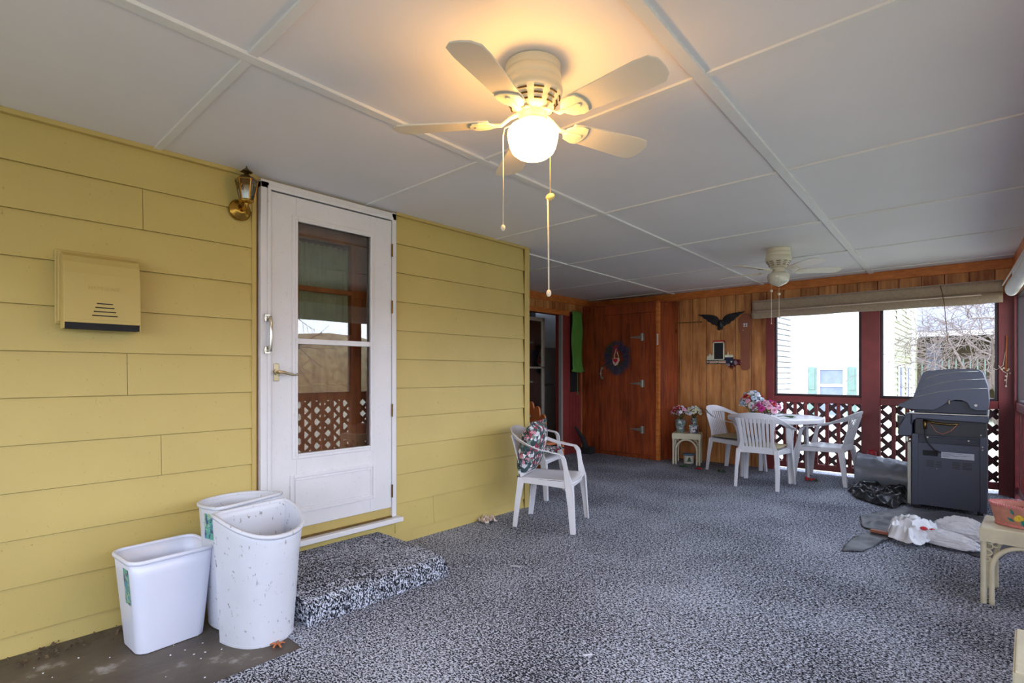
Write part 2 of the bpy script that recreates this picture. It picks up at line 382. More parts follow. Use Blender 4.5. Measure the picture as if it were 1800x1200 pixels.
# door casing + storm door + inner door
d = MB()
d.box(WX - 0.02, WX + 0.030, 1.289, 1.338, 0.215, 2.355); d.box(WX - 0.02, WX + 0.030, 2.196, 2.232, 0.215, 2.37)
d.box(WX - 0.02, WX + 0.030, 1.289, 2.232, 2.318, 2.366)
d.box(WX + 0.03, WX + 0.040, 1.325, 1.345, 0.23, 2.33); d.box(WX + 0.03, WX + 0.042, 1.325, 2.2, 2.312, 2.334)
dr = thing('door_1', None, None); 
for k in ('label', 'category'): del dr[k]
dr['kind'] = 'structure'
d.build('door_frame', 'white', dr, bev=0.003)
b = MB()
y0, y1, z0, z1 = 1.348, 2.190, 0.285, 2.306
gy0, gy1, gz0, gz1 = 1.50, 2.02, 0.735, 2.165
x0, x1 = WX - 0.005, WX + 0.028
b.box(x0, x1, y0, gy0, z0, z1); b.box(x0, x1, gy1, y1, z0, z1); b.box(x0, x1, gy0, gy1, gz1, z1); b.box(x0, x1, gy0, gy1, z0, gz0)
b.build('storm_door_panel', 'white', dr, bev=0.002)
def frame_rect(b, ya, yb, za, zb, w, xa, xb):
    b.box(xa, xb, ya - w, ya, za - w, zb + w); b.box(xa, xb, yb, yb + w, za - w, zb + w)
    b.box(xa, xb, ya, yb, za - w, za); b.box(xa, xb, ya, yb, zb, zb + w)
b = MB(); frame_rect(b, gy0 + .006, gy1 - .006, gz0 + .006, gz1 - .006, 0.034, x1, x1 + 0.008); frame_rect(b, gy0 + .006, gy1 - .006, gz0 + .006, gz1 - .006, 0.014, x1, x1 + 0.014)
b.box(x0 + .004, x1 + 0.004, gy0, gy1, 1.412, 1.446)
b.build('glass_moulding', 'white', dr, bev=0.003)
b = MB(); b.box(x1 - 0.014, x1 - 0.010, gy0 + .003, gy1 - .003, gz0 + .003, gz1 - .003); b.build('glass_pane', 'pane', dr)
b = MB(); frame_rect(b, 1.482, 2.036, 0.395, 0.592, 0.022, x1, x1 + 0.010); frame_rect(b, 1.50, 2.018, 0.413, 0.574, 0.008, x1, x1 + 0.005); b.build('lower_moulding', 'white', dr, bev=0.004)
b = MB()
for z in (2.10, 1.70, 0.97, 0.40): b.tube([(x1 + 0.006, 2.193, z - 0.045), (x1 + 0.006, 2.193, z + 0.045)], 0.006, 8)
b.build('hinge', 'brassd', dr)
b = MB(); b.box(WX - 0.03, WX + 0.075, 1.27, 2.262, 0.180, 0.212); b.build('door_sill', 'white', dr, bev=0.004)
b = MB(); b.box(WX - 0.0, WX + 0.03, 1.338, 2.196, 0.2135, 0.222); b.build('threshold', 'brassd', dr)
b = MB(); b.box(WX - 0.015, WX + 0.010, 1.338, 2.196, 0.222, 0.29); b.build('kick_strip', 'siding_trim', dr)
b = MB(); b.box(WX + 0.03, WX + 0.043, 1.305, 1.340, 1.535, 1.58); b.box(WX + 0.03, WX + 0.043, 1.305, 1.340, 1.345, 1.39); b.tube([(WX + 0.06, 1.33, 1.36), (WX + 0.07, 1.33, 1.40), (WX + 0.07, 1.33, 1.53), (WX + 0.06, 1.33, 1.565)], 0.009, 10)
b.tube([(WX + 0.04, 1.33, 1.367), (WX + 0.066, 1.33, 1.367)], .007); b.tube([(WX + 0.04, 1.33, 1.557), (WX + 0.066, 1.33, 1.557)], .007)
b.build('pull_handle', 'chrome', dr, bev=0.002, smooth='auto')
b = MB(); b.box(x1, x1 + 0.007, 1.362, 1.392, 1.185, 1.29); b.build('latch_plate', 'nickel', dr, bev=0.003)
b = MB(); b.tube([(x1, 1.377, 1.24), (x1 + 0.02, 1.377, 1.24)], 0.018, 16); b.tube([(x1 + 0.02, 1.377, 1.24), (x1 + 0.045, 1.377, 1.24), (x1 + 0.05, 1.40, 1.238), (x1 + 0.05, 1.44, 1.226), (x1 + 0.048, 1.47, 1.222), (x1 + 0.046, 1.492, 1.228)], [0.008, 0.009, 0.009, 0.007, 0.006, 0.005], 10)
b.build('lever_handle', 'nickel', dr, smooth='auto')
# inner wooden door seen through the glass
xi = WX - 0.15
b = MB(); iy0, iy1 = 1.30, 2.20
b.box(xi - .04, xi, iy0, 1.60, 0.22, 2.34); b.box(xi - .04, xi, 1.98, iy1, 0.22, 2.34); b.box(xi - .04, xi, 1.60, 1.98, 0.22, 1.50); b.box(xi - .04, xi, 1.60, 1.98, 2.12, 2.34)
b.box(xi - .035, xi + 0.004, 1.60, 1.98, 1.775, 1.805); frame_rect(b, 1.60, 1.98, 1.50, 2.12, 0.02, xi, xi + .008)
frame_rect(b, 1.48, 2.02, 0.45, 1.15, 0.015, xi, xi + .008)
b.box(xi - .04, WX - .02, 1.27, 1.30, 0.2, 2.36); b.box(xi - .04, WX - .02, 2.20, 2.235, 0.2, 2.36); b.box(xi - .04, WX - .02, 1.27, 2.235, 2.34, 2.36); b.box(xi - .04, WX - .02, 1.27, 2.235, 0.2, 0.22)
b.build('inner_door', 'brown', dr, bev=0.003)
b = MB(); b.grid(lambda u, v: (xi - 0.05 + 0.010 * math.sin(u * 62) * (0.6 + .4 * v), 1.58 + 0.42 * u, 1.48 + 0.62 * v), 70, 4); b.build('door_curtain', 'curtain', dr, smooth=True, solid=0.002)
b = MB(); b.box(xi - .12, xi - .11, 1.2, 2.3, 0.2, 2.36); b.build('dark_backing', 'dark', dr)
b = MB(); b.tube([(xi, 1.42, 1.16), (xi + .03, 1.42, 1.16)], 0.012); b.ball((xi + .05, 1.42, 1.16), 0.025); b.build('door_knob', 'brassd', dr, smooth=True)

# ------------------------------------------------------------------ recessed left wall with dark doorway and window
LX = -4.80
b = MB()
def planks(b, axis, fixed, thick, a0, a1, z0, z1, pitch=0.198, off=0.0, sgn=1):
    a = a0 - ((a0 - off) % pitch)
    while a < a1 - 0.004:
        p, q = max(a, a0) + 0.0035, min(a + pitch, a1) - 0.0035
        if q > p + 0.01:
            if axis == 'x': b.box(p, q, fixed, fixed + thick, z0, z1)
            else: b.box(fixed - thick, fixed, p, q, z0, z1)
        a += pitch
planks(b, 'y', LX, 0.02, 3.72, 7.3, 2.17, H); planks(b, 'y', LX, 0.02, 6.88, 7.3, -0.02, 2.17)
struct('wall_recess', b, 'plank', bev=0.002)
b = MB(); b.box(LX - .10, LX - .02, 3.72, 4.95, -.03, H); b.box(LX - .10, LX - .02, 4.95, 6.35, 2.10, H); b.box(LX - .10, LX - .02, 6.35, 6.55, -.03, H); b.box(LX - .10, LX - .02, 6.55, 6.84, -.03, .92); b.box(LX - .10, LX - .02, 6.55, 6.84, 2.15, H); b.box(LX - .10, LX - .02, 6.84, 7.4, -.03, H)
b.box(LX - .02, LX, 6.55, 6.88, -0.02, .92)
struct('wall_recess_core', b, 'red')
b = MB(); b.box(LX - .03, LX + .02, 6.37, 6.54, -.02, 2.10); struct('trim_21', b, 'red', bev=0.003)
b = MB(); b.box(LX - .03, LX + .015, 4.87, 4.95, -.02, 2.10); struct('trim_25', b, 'red', bev=0.003)
b = MB(); b.box(LX, LX + .012, 6.56, 6.86, 0.90, 0.93)
for y in (6.58, 6.66, 6.74, 6.82): b.box(LX, LX + .012, y - .012, y + .012, 0.05, .88)
struct('trim_26', b, 'red', bev=0.003)
b = MB(); b.box(LX - .03, LX + .022, 4.87, 6.54, 2.10, 2.17); struct('trim_22', b, 'orange', bev=0.003)
b = MB(); b.box(LX, LX + 0.03, 3.72, 7.28, H - 0.10, H - 0.002); b.box(LX, -2.0, BY - 0.03, BY, H - 0.10, H - 0.002); b.box(-2.0, CX, BY - 0.03, BY, H - 0.10, H - 0.002); struct('trim_23', b, 'orange', bev=0.004)
# window beside the doorway
wn = bpy.data.objects.new('window_1', None); C.objects.link(wn); wn['kind'] = 'structure'
b = MB(); frame_rect(b, 6.57, 6.83, .94, 2.14, 0.02, LX - .03, LX + .01); b.build('window_frame', 'red', wn, bev=0.002)
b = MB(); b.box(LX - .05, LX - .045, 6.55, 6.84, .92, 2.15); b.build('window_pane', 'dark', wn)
# dark room behind
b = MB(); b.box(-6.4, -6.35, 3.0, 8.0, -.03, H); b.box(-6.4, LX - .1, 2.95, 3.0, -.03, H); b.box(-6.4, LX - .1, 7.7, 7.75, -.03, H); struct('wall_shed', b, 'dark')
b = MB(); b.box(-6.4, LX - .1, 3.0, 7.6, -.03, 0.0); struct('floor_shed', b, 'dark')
t = thing('refrigerator', 'pale grey refrigerator standing in the dark room beyond the doorway', 'refrigerator', (-5.85, 6.95, 0))
b = MB(); b.box(-.33, .31, -.35, .35, 0.03, 1.02); b.build('lower_body', 'grey', t, bev=0.012)
b = MB(); b.box(-.33, .31, -.35, .35, 1.04, 1.66); b.build('freezer_door', 'grey', t, bev=0.012)
b = MB(); b.tube([(.33, -.28, .7), (.36, -.28, .72), (.36, -.28, .96), (.33, -.28, .98)], .01); b.build('handle', 'steel', t)
t = thing('sliding_glass_door', 'aluminium framed glass door leaf in the dark doorway behind the wall corner', 'door', (LX - .06, 6.02, 0), R(90))
b = MB()
for (a, c, e, g) in ((0, .05, .02, 2.03), (.72, .77, .02, 2.03), (0, .77, 1.98, 2.03), (0, .77, .02, .25), (0, .77, 1.295, 1.325)): b.box(-c, -a, -.015, .015, e, g)
b.build('frame', 'steel', t, bev=0.003)
b = MB(); b.box(-.73, -.04, -.002, .002, .24, 2.0); b.build('glass', 'lampglass', t)
b = MB(); b.box(LX - .03, LX + .022, 6.335, 6.37, 0, 2.10); struct('trim_24', b, 'grey')

# green roller blind
t = thing('green_roller_blind', 'bright green fabric blind hanging between the doorway and the wooden cabinet', 'blind', (LX + .06, 6.685, 0))
b = MB(); b.grid(lambda u, v: (.012 * math.sin(v * 9 + u * 2) + .05 * max(0, .12 - v) * 4, -.135 + .27 * u + .01 * (1 - v) * math.sin(u * 7), 1.25 + .93 * v), 14, 24); b.build('fabric', 'green', t, smooth=True, solid=.004)
b = MB(); b.tube([(.01, -.14, 1.27), (.03, 0, 1.255), (.02, .14, 1.26)], .018, 10); b.build('rolled_hem', 'green', t, smooth=True)
b = MB(); b.tube([(.04, -.03, 1.6), (.045, -.09, 1.4), (.045, -.06, 1.27), (.04, -.05, 1.0), (.04, -.045, .93)], .004, 6); b.ball((.04, -.045, .915), .012, 8, 6); b.build('pull_cord', 'green', t)

# ------------------------------------------------------------------ back wall
b = MB()
planks(b, 'x', BY, 0.02, LX, -2.185, -0.02, H - .02, 0.1985, -2.18)
planks(b, 'x', BY, 0.02, -2.18, CX, 2.00, H - .02, 0.1985, -2.18)
struct('wall_back', b, 'plank', bev=0.002)
b = MB(); b.box(LX - .1, -2.18, BY + .02, BY + .10, -.03, H); b.box(-2.18, CX + .1, BY + .02, BY + .10, 1.98, H); struct('wall_back_core', b, 'red')
# posts
k = 30
def post(nm, x0, x1, y0, y1, z0, z1, loc=(0, 0, 0), rz=0):
    b = MB(); b.box(x0, x1, y0, y1, z0, z1); return struct(nm, b, 'red', bev=0.004, loc=loc, rz=rz)
post('trim_30', -2.185, -2.09, BY - .015, BY + .09, -.03, 2.0)
post('trim_31', -1.145, -0.965, BY - .02, BY + .09, -.03, 2.0)
post('trim_32', 0.03, CX + .10, BY - .02, BY + .09, -.03, 2.03)
post('trim_33', CX + .005, CX + .09, BY - .14, BY - .02, -.03, 2.03)
def railing(label, x0, x1, loc=(0, 0, 0), rz=0, nb=6, group=None):
    """lattice railing in the local x-z plane, room side at y=0"""
    t = thing('lattice_railing', label, 'railing', loc, rz, group)
    b = MB(); b.box(x0, x1, -.01, .075, .865, .945); b.build('top_rail', 'red', t, bev=.004)
    b = MB(); b.box(x0, x1, 0, .06, .045, .115); b.build('bottom_rail', 'red', t, bev=.004)
    L = x1 - x0
    for i in range(nb):
        x = x0 + L * (i + 1) / (nb + 1)
        b = MB(); b.box(x - .018, x + .018, .002, .04, .115, .865); b.build('baluster', 'red', t, bev=.003)
    b = MB(); za, zb = .10, .88; st = .16; wd = .021
    for sgn, yy in ((1, .052), (-1, .060)):
        c = -1.2
        while c < 1.2 + L:
            # line x = x0 + c + s, z = za + s (sgn +) or z = zb - s
            s0 = max(0, -c); s1 = min(zb - za, L - c)
            if s1 > s0 + .02:
                pts = []
                for s_ in (s0, s1):
                    pts.append((x0 + c + s_, za + s_ if sgn > 0 else zb - s_))
                (xa, a_), (xb, b_) = pts; q = wd * .72
                if sgn > 0: poly = [(xa - q, a_ + q), (xa + q, a_ - q), (xb + q, b_ - q), (xb - q, b_ + q)]
                else: poly = [(xa - q, a_ - q), (xa + q, a_ + q), (xb + q, b_ + q), (xb - q, b_ - q)]
                b.prism(poly, yy, yy + .007, 'y')
            c += st
    b.build('lattice_panel', 'lattice', t)
    return t
railing('dark red railing with diagonal lattice behind the white plastic table', -2.09, -1.145, (0, BY, 0), 0, 7)
railing('dark red lattice railing between the two posts behind the gas grill', -0.965, 0.03, (0, BY, 0), 0, 7)
def screen_frame(nm, x0, x1, loc=(0, 0, 0), rz=0, z0=.945, z1=2.0):
    w_ = bpy.data.objects.new(nm, None); C.objects.link(w_); w_['kind'] = 'structure'; w_.location = loc; w_.rotation_euler = (0, 0, rz)
    b = MB(); s = .028
    b.box(x0, x0 + s, .0, .05, z0, z1); b.box(x1 - s, x1, .0, .05, z0, z1); b.box(x0 + s, x1 - s, 0, .05, z0, z0 + s); b.box(x0 + s, x1 - s, 0, .05, z1 - s, z1)
    b.build('frame', 'frame_dark', w_, bev=.005)
    return w_
screen_frame('window_2', -2.09, -1.145, (0, BY, 0)); screen_frame('window_3', -0.965, 0.03, (0, BY, 0))

# ------------------------------------------------------------------ right wall of screened bays (runs towards the camera), and the unseen end wall behind the camera, given open bays to let in more light
def bays(loc, rz, posts, header_z=2.0, nm=40, end=None, prefix='right'):
    L = end
    b = MB(); planks(b, 'x', 0, .02, 0, L, header_z, H - .02, .1985, 0); struct('wall_' + prefix, b, 'plank', loc=loc, rz=rz, bev=.002)
    b = MB(); b.box(0, L, .02, .10, header_z, H); struct('wall_%s_core' % prefix, b, 'red', loc=loc, rz=rz)
    b = MB(); b.box(0, L, -.03, 0, H - .10, H - .002); struct('trim_%d' % nm, b, 'orange', loc=loc, rz=rz, bev=.004)
    for i, (a, c) in enumerate(posts):
        post('trim_%d' % (nm + 1 + i), a, c, -.02, .09, -.03, header_z, loc, rz)
    return [(posts[i][1], posts[i + 1][0]) for i in range(len(posts) - 1)]
rl = (CX, CY, 0)
P = [(0.02, .14)] + [(1.06 + i * 1.08, 1.19 + i * 1.08) for i in range(8)]
names = ['farthest bay of the right wall, beside the corner post', 'second bay of the right wall behind the grill', 'third bay of the right wall', 'fourth bay of the right wall', 'fifth bay of the right wall', 'sixth bay', 'seventh bay', 'eighth bay']
for i, (a, c) in enumerate(bays(rl, RA, P, 2.0, 40, 9.6)):
    # local y must point outwards: right wall local x runs towards the camera, +y is outside
    railing('dark red lattice railing in the %s' % names[i], a, c, rl, RA, 6 if i < 5 else 4)
    screen_frame('window_%d' % (4 + i), a, c, rl, RA)
el = (0.62, -2.35, 0)
P2 = [(0, .14), (1.2, 1.34), (2.4, 2.54), (3.7, 3.86)]
for i, (a, c) in enumerate(bays(el, R(180), P2, 2.0, 60, 3.9, 'front')):
    screen_frame('window_%d' % (14 + i), a, c, el, R(180), .945)
    b = MB(); b.box(a, c, .0, .05, -.03, .945); struct('wall_front_bounce_panel' if i == 0 else 'wall_front_bounce_panel.%03d' % i, b, 'white', loc=el, rz=R(180))  # unseen lower panels, made white to bounce more light into the porch

# light portals at the openings (sky light only)
def portal(x, y, z, sx_, sy_, rot):
    a = bpy.data.lights.new('portal', 'AREA'); a.shape = 'RECTANGLE'; a.size = sx_; a.size_y = sy_; a.cycles.is_portal = True
    o = bpy.data.objects.new('portal', a); C.objects.link(o); o.location = (x, y, z); o.rotation_euler = rot
portal(0.52, 2.5, 1.05, 9.8, 2.0, (R(90), 0, R(90 + 2.8)))
portal(-1.05, BY + .2, 1.05, 2.3, 2.0, (R(-90), 0, 0))
portal(-1.3, -2.6, 1.5, 3.8, 1.1, (R(90), 0, 0))

# ------------------------------------------------------------------ carpeted step and floor litter
b = MB()
def stepf(u, v):
    # rounded box profile: v runs from the wall over the top and down the front
    y = 1.225 + .905 * u
    pr = [(-3.18, .125), (-2.60, .125), (-2.50, .112), (-2.468, .085), (-2.462, .03), (-2.46, -.004)]
    q = v * 5; i = min(4, int(q)); f = q - i
    x = pr[i][0] + (pr[i + 1][0] - pr[i][0]) * f; z = pr[i][1] + (pr[i + 1][1] - pr[i][1]) * f
    e = max(0, (u - .965) / .035); z *= math.sqrt(max(0, 1 - e * e)) if e > 0 else 1
    n_ = noise.noise(Vector((x * 30, y * 30, z * 30))) * .006
    return (x + n_, y, z + n_ * .8 + .002)
b.grid(stepf, 110, 60)
b.box(-3.18, -2.50, 1.235, 2.08, -.005, .10)
tag(b.build('carpeted_step', 'carpet', smooth=True), 'low carpeted step below the white glass door', 'step')

def scrap(name, label, cat, loc, size, mat, seed=0, h=.03, group=None):
    random.seed(seed); b = MB()
    b.grid(lambda u, v: ((u - .5) * size[0] + .01 * noise.noise(Vector((u * 3 + seed, v * 3, 1))), (v - .5) * size[1] + .01 * noise.noise(Vector((u * 3, v * 3 + seed, 5))), .004 + h * abs(noise.noise(Vector((u * 4 + seed, v * 4, 9))))), 14, 12)
    return tag(b.build(name, mat, loc=loc, rz=seed, smooth=True, solid=.0015), label, cat, group)
scrap('crumpled_tissue', 'crumpled off-white tissue on the carpet against the yellow wall', 'tissue', (-3.10, 3.10, 0), (.11, .12), 'lace', 3, .09)
scrap('paper_scrap', 'small white and blue torn paper lying on the open carpet', 'paper', (-2.25, 2.50, 0), (.035, .07), 'paper', 5, .008)
scrap('paper_scrap', 'small white scrap near the front edge of the carpet', 'paper', (-1.31, 1.93, 0), (.012, .04), 'bag', 9, .004)
b = MB(); random.seed(3)
for i in range(330):
    Y = random.uniform(-1.6, 1.0); X = WX + .012 + abs(random.gauss(0, .05 + .03 * (Y < .6))); s_ = random.uniform(.003, .011)
    b.obox((X, Y, -.004 + random.random() * .012), (s_, s_ * 1.6, s_ * .4), (random.random() * 3, random.random() * 3, random.random() * 6))
tag(b.build('leaf_litter', 'debris'), 'strip of dead leaf litter along the foot of the yellow wall', 'debris', kind='stuff')
b = MB(); random.seed(4)
for i in range(120):
    Y = random.uniform(0.2, 3.4); X = random.uniform(-3.1, -2.2) if Y > 2.2 else random.uniform(-2.45, -1.9)
    if Y < 1.1: X = random.uniform(-3.0, -2.35)
    if random.random() < .2: X = random.uniform(-2.6, -.4); Y = random.uniform(4, 7)
    s_ = random.uniform(.002, .006); b.obox((X, Y, .002 if X > -2.3 or Y > 1.13 else -.006), (s_, s_ * 1.5, .002), (0, 0, random.random() * 6))
tag(b.build('carpet_crumbs', 'bag'), 'scattering of tiny white crumbs on the carpet and slab', 'debris', kind='stuff')
b = MB()
for i in range(5): b.tube([(0, 0, .004), (.02 * math.cos(i * 1.3), .02 * math.sin(i * 1.3), .012), (.035 * math.cos(i * 1.3), .03 * math.sin(i * 1.3), .004)], .004, 6)
tag(b.build('dry_leaf', 'scallop', loc=(-2.41, 1.06, -.006), smooth=True), 'curled tan dry leaf beside the foot of the scuffed bin', 'leaf')

# ------------------------------------------------------------------ white bins
def rrect(a, c, r, n=6):
    pts = []
    for cx_, cy_, a0 in ((a - r, c - r, 0), (-a + r, c - r, 90), (-a + r, -c + r, 180), (a - r, -c + r, 270)):
        for i in range(n + 1):
            t_ = R(a0 + 90 * i / n); pts.append((cx_ + r * math.cos(t_), cy_ + r * math.sin(t_)))
    return pts
def loft(b, rings):
    n = len(rings[0]); vs = [p for r_ in rings for p in r_]
    b.add(vs, [(i * n + j, i * n + (j + 1) % n, (i + 1) * n + (j + 1) % n, (i + 1) * n + j) for i in range(len(rings) - 1) for j in range(n)])
    b.add(rings[0], [tuple(range(n))])
t = thing('waste_bin', 'smaller clean white rectangular wastebasket, nearest the camera at the left', 'bin', (-2.885, 0.738, -.008), R(4))
b = MB(); H_ = .425
rings = []
for z in (0, .004, .06, .2, .35, H_ - .012):
    k_ = z / H_; ins = .006 if z < .003 else 0
    rings.append([(x, y, z) for x, y in rrect(.110 + .030 * k_ - ins, .137 + .033 * k_ - ins, .045)])
loft(b, rings)
b.build('bin_body', 'plastic_new', t, smooth='auto', solid=.003)
b = MB(); rr_ = [[(x, y, z) for x, y in rrect(.140 + e, .170 + e, .05 + e)] for e, z in ((0, H_ - .02), (.009, H_ - .018), (.010, H_ - .006), (.004, H_), (-.003, H_ - .002), (-.003, H_ - .012))]
n_ = len(rr_[0]); b.add([p for r_ in rr_ for p in r_], [(i * n_ + j, i * n_ + (j + 1) % n_, (i + 1) * n_ + (j + 1) % n_, (i + 1) * n_ + j) for i in range(5) for j in range(n_)])
b.build('rolled_rim', 'plastic_new', t, smooth=True)
b = MB(); b.grid(lambda u, v: (-.02 + .07 * u, -.1405 - .029 * (v * .16 + .25) / .425 - .0005 + .0, .22 + .16 * v), 2, 2)
b.v = [(x + .035, -(.137 + .033 * z / H_) - .0025, z) for x, y, z in b.v]
b.build('blue_sticker', 'sticker', t, label='blue and green product sticker')

def half_bin(label, loc, rz, dip=.085):
    t = thing('waste_bin', label, 'bin', loc, rz)
    Hh = .60
    def out(k_, e=0):
        w_ = .150 + .032 * k_ + e; d_ = .195 + .045 * k_ + e; pts = []
        n1 = 30
        for i in range(n1 + 1):
            a = -PI / 2 + PI * i / n1
            y = w_ * math.copysign(abs(math.sin(a)) ** .85, math.sin(a)); x = .03 + d_ * abs(math.cos(a)) ** .80 - .03 * (1 - abs(math.cos(a)))
            pts.append((x, y))
        for i in range(1, 10):
            y = w_ * (1 - 2 * i / 10); pts.append((-.008 - e, y))
        return pts
    def rimz(x, y, k_): return Hh - dip * max(0, (x) / .26) ** 1.2
    b = MB(); rings = []
    for z in (0, .01, .012, .2, .4, .55, 1):
        k_ = min(1, z / .55) if z <= .55 else 1
        base = out(k_, -.004 if z < .011 else 0)
        rings.append([(x, y, z if z <= .4 else (rimz(x, y, 1) - (.04 if z == .55 else 0))) for x, y in base])
    loft(b, rings); b.build('bin_body', 'plastic_old', t, smooth='auto', solid=.003)
    b = MB(); rim = []
    for e, dz in ((0, -.018), (.010, -.016), (.012, -.004), (.006, .001), (-.003, 0), (-.003, -.012)):
        rim.append([(x, y, rimz(x, y, 1) + dz + (.0)) for x, y in out(1, e)])
    n_ = len(rim[0]); b.add([p for r_ in rim for p in r_], [(i * n_ + j, i * n_ + (j + 1) % n_, (i + 1) * n_ + (j + 1) % n_, (i + 1) * n_ + j) for i in range(5) for j in range(n_)])
    b.build('rolled_rim', 'plastic_old', t, smooth=True)
    b = MB(); loft(b, [[(x, y, 0) for x, y in out(0, .002)], [(x, y, .012) for x, y in out(0, .003)], [(x, y, .014) for x, y in out(0, .0)]]); b.build('foot_ring', 'plastic_old', t)
    return t
half_bin('tall scuffed half-round white bin in front, rounded side towards the room', (-2.665, 1.045, -.008), R(9))
t = half_bin('tall scuffed half-round white bin at the back, rounded side towards the yellow wall', (-2.765, 1.085, .0), R(197), .012)
b = MB(); b.add([(.03, .184, .44), (.10, .178, .44), (.10, .182, .56), (.03, .188, .56)], [(0, 1, 2, 3)]); b.build('blue_sticker', 'sticker', t, label='blue product sticker')

# ------------------------------------------------------------------ wall lantern and exhaust vent hood
t = thing('wall_lantern', 'brass carriage lantern on the yellow wall beside the white door', 'lantern', (WX, 1.182, 2.160))
b = MB(); vs = MB(); b.lathe([(.058, 0), (.060, .006), (.050, .014), (.034, .018), (.030, .026), (.012, .030)], 28)
b.v = [(z, x, y) for x, y, z in b.v]; b.build('wall_plate', 'brass', t, smooth=True)
b = MB(); b.tube([(.02, 0, 0), (.07, 0, -.004), (.098, 0, .006), (.10, 0, .022)], [.013, .013, .012, .014], 12); b.lathe([(.016, .018), (.036, .026), (.040, .034), (.03, .038)], 6, (.10, 0, 0)); b.build('arm', 'brass', t, smooth='auto')
b = MB()
cor = [(math.cos(R(60 * i)), math.sin(R(60 * i))) for i in range(6)]
for i, (cx_, cy_) in enumerate(cor):
    nx, ny = cor[(i + 1) % 6]
    b.tube([(.10 + cx_ * .036, cy_ * .036, .036), (.10 + cx_ * .058, cy_ * .058, .145)], .0028, 6)
    b.tube([(.10 + cx_ * .036, cy_ * .036, .036), (.10 + nx * .036, ny * .036, .036)], .0028, 6)
    b.tube([(.10 + cx_ * .058, cy_ * .058, .145), (.10 + nx * .058, ny * .058, .145)], .0032, 6)
b.build('cage', 'brass', t)
b = MB(); b.lathe([(.035, .037), (.057, .144)], 6, (.10, 0, 0), cap=False); b.build('glass_panes', 'lampglass', t)
b = MB(); b.lathe([(.060, .145), (.056, .150), (.036, .168), (.014, .176), (.011, .188), (.034, .192), (.028, .198), (.012, .210), (.004, .216), (.003, .228)], 6, (.10, 0, 0)); b.build('roof_cap', 'brassd', t)
b = MB(); b.lathe([(.012, .036), (.012, .075)], 12, (.10, 0, 0)); b.ball((.10, 0, .098), .017, 12, 8, (1, 1, 1.5)); b.build('bulb', 'globe_off', t, smooth=True)

t = thing('exhaust_vent_hood', 'yellow painted metal exhaust vent hood on the clapboard wall', 'vent', (WX, 0.533, 1.415))
t.scale = (1, 1, 1.1)
b = MB(); b.box(0, .012, -.155, .165, .04, .352); b.box(.010, .024, -.145, .158, .05, .343); b.build('back_plate', 'siding_trim', t, bev=.004)
b = MB()
pf = [(.02, .335), (.05, .335), (.075, .322), (.092, .295), (.102, .25), (.108, .18), (.112, .10), (.114, .050), (.109, .050)]
outer = pf; b.prism([(x, z) for x, z in [(.02, .335)] + pf[1:] + [(.104, .10), (.098, .2), (.086, .29), (.06, .325), (.02, .328)]], -.135, .150, 'y')
for y in (-.137, .148): b.prism([(.02, .335), (.05, .335), (.075, .322), (.092, .295), (.102, .25), (.108, .18), (.112, .10), (.114, .018), (.02, .018)], y, y + .004, 'y')
b.box(.108, .117, -.134, .151, .044, .058)
b.build('hood_cover', 'siding_trim', t, bev=.002)
b = MB()
for i, (yy, wv) in enumerate(((0.0, .030), (0, .036), (0, .042), (0, .048))):
    z = .128 - i * .017; x = .1105 + i * .0006; b.box(x - .002, x + .0015, .012 - wv, .012 + wv, z - .0022, z + .0022)
b.build('louvre_slots', 'dark', t)
b = MB(); b.prism([(.112, .048), (.108, .018), (.03, .020), (.03, .026), (.102, .026), (.106, .048)], -.132, .147, 'y'); b.build('inner_flap', 'dark', t)
text_mesh('NUTONE', .022, .0012, 'embossed_lettering', 'siding_trim', t, (.1075, .010, .185), (R(90 + 2), 0, R(90)), 1.5)

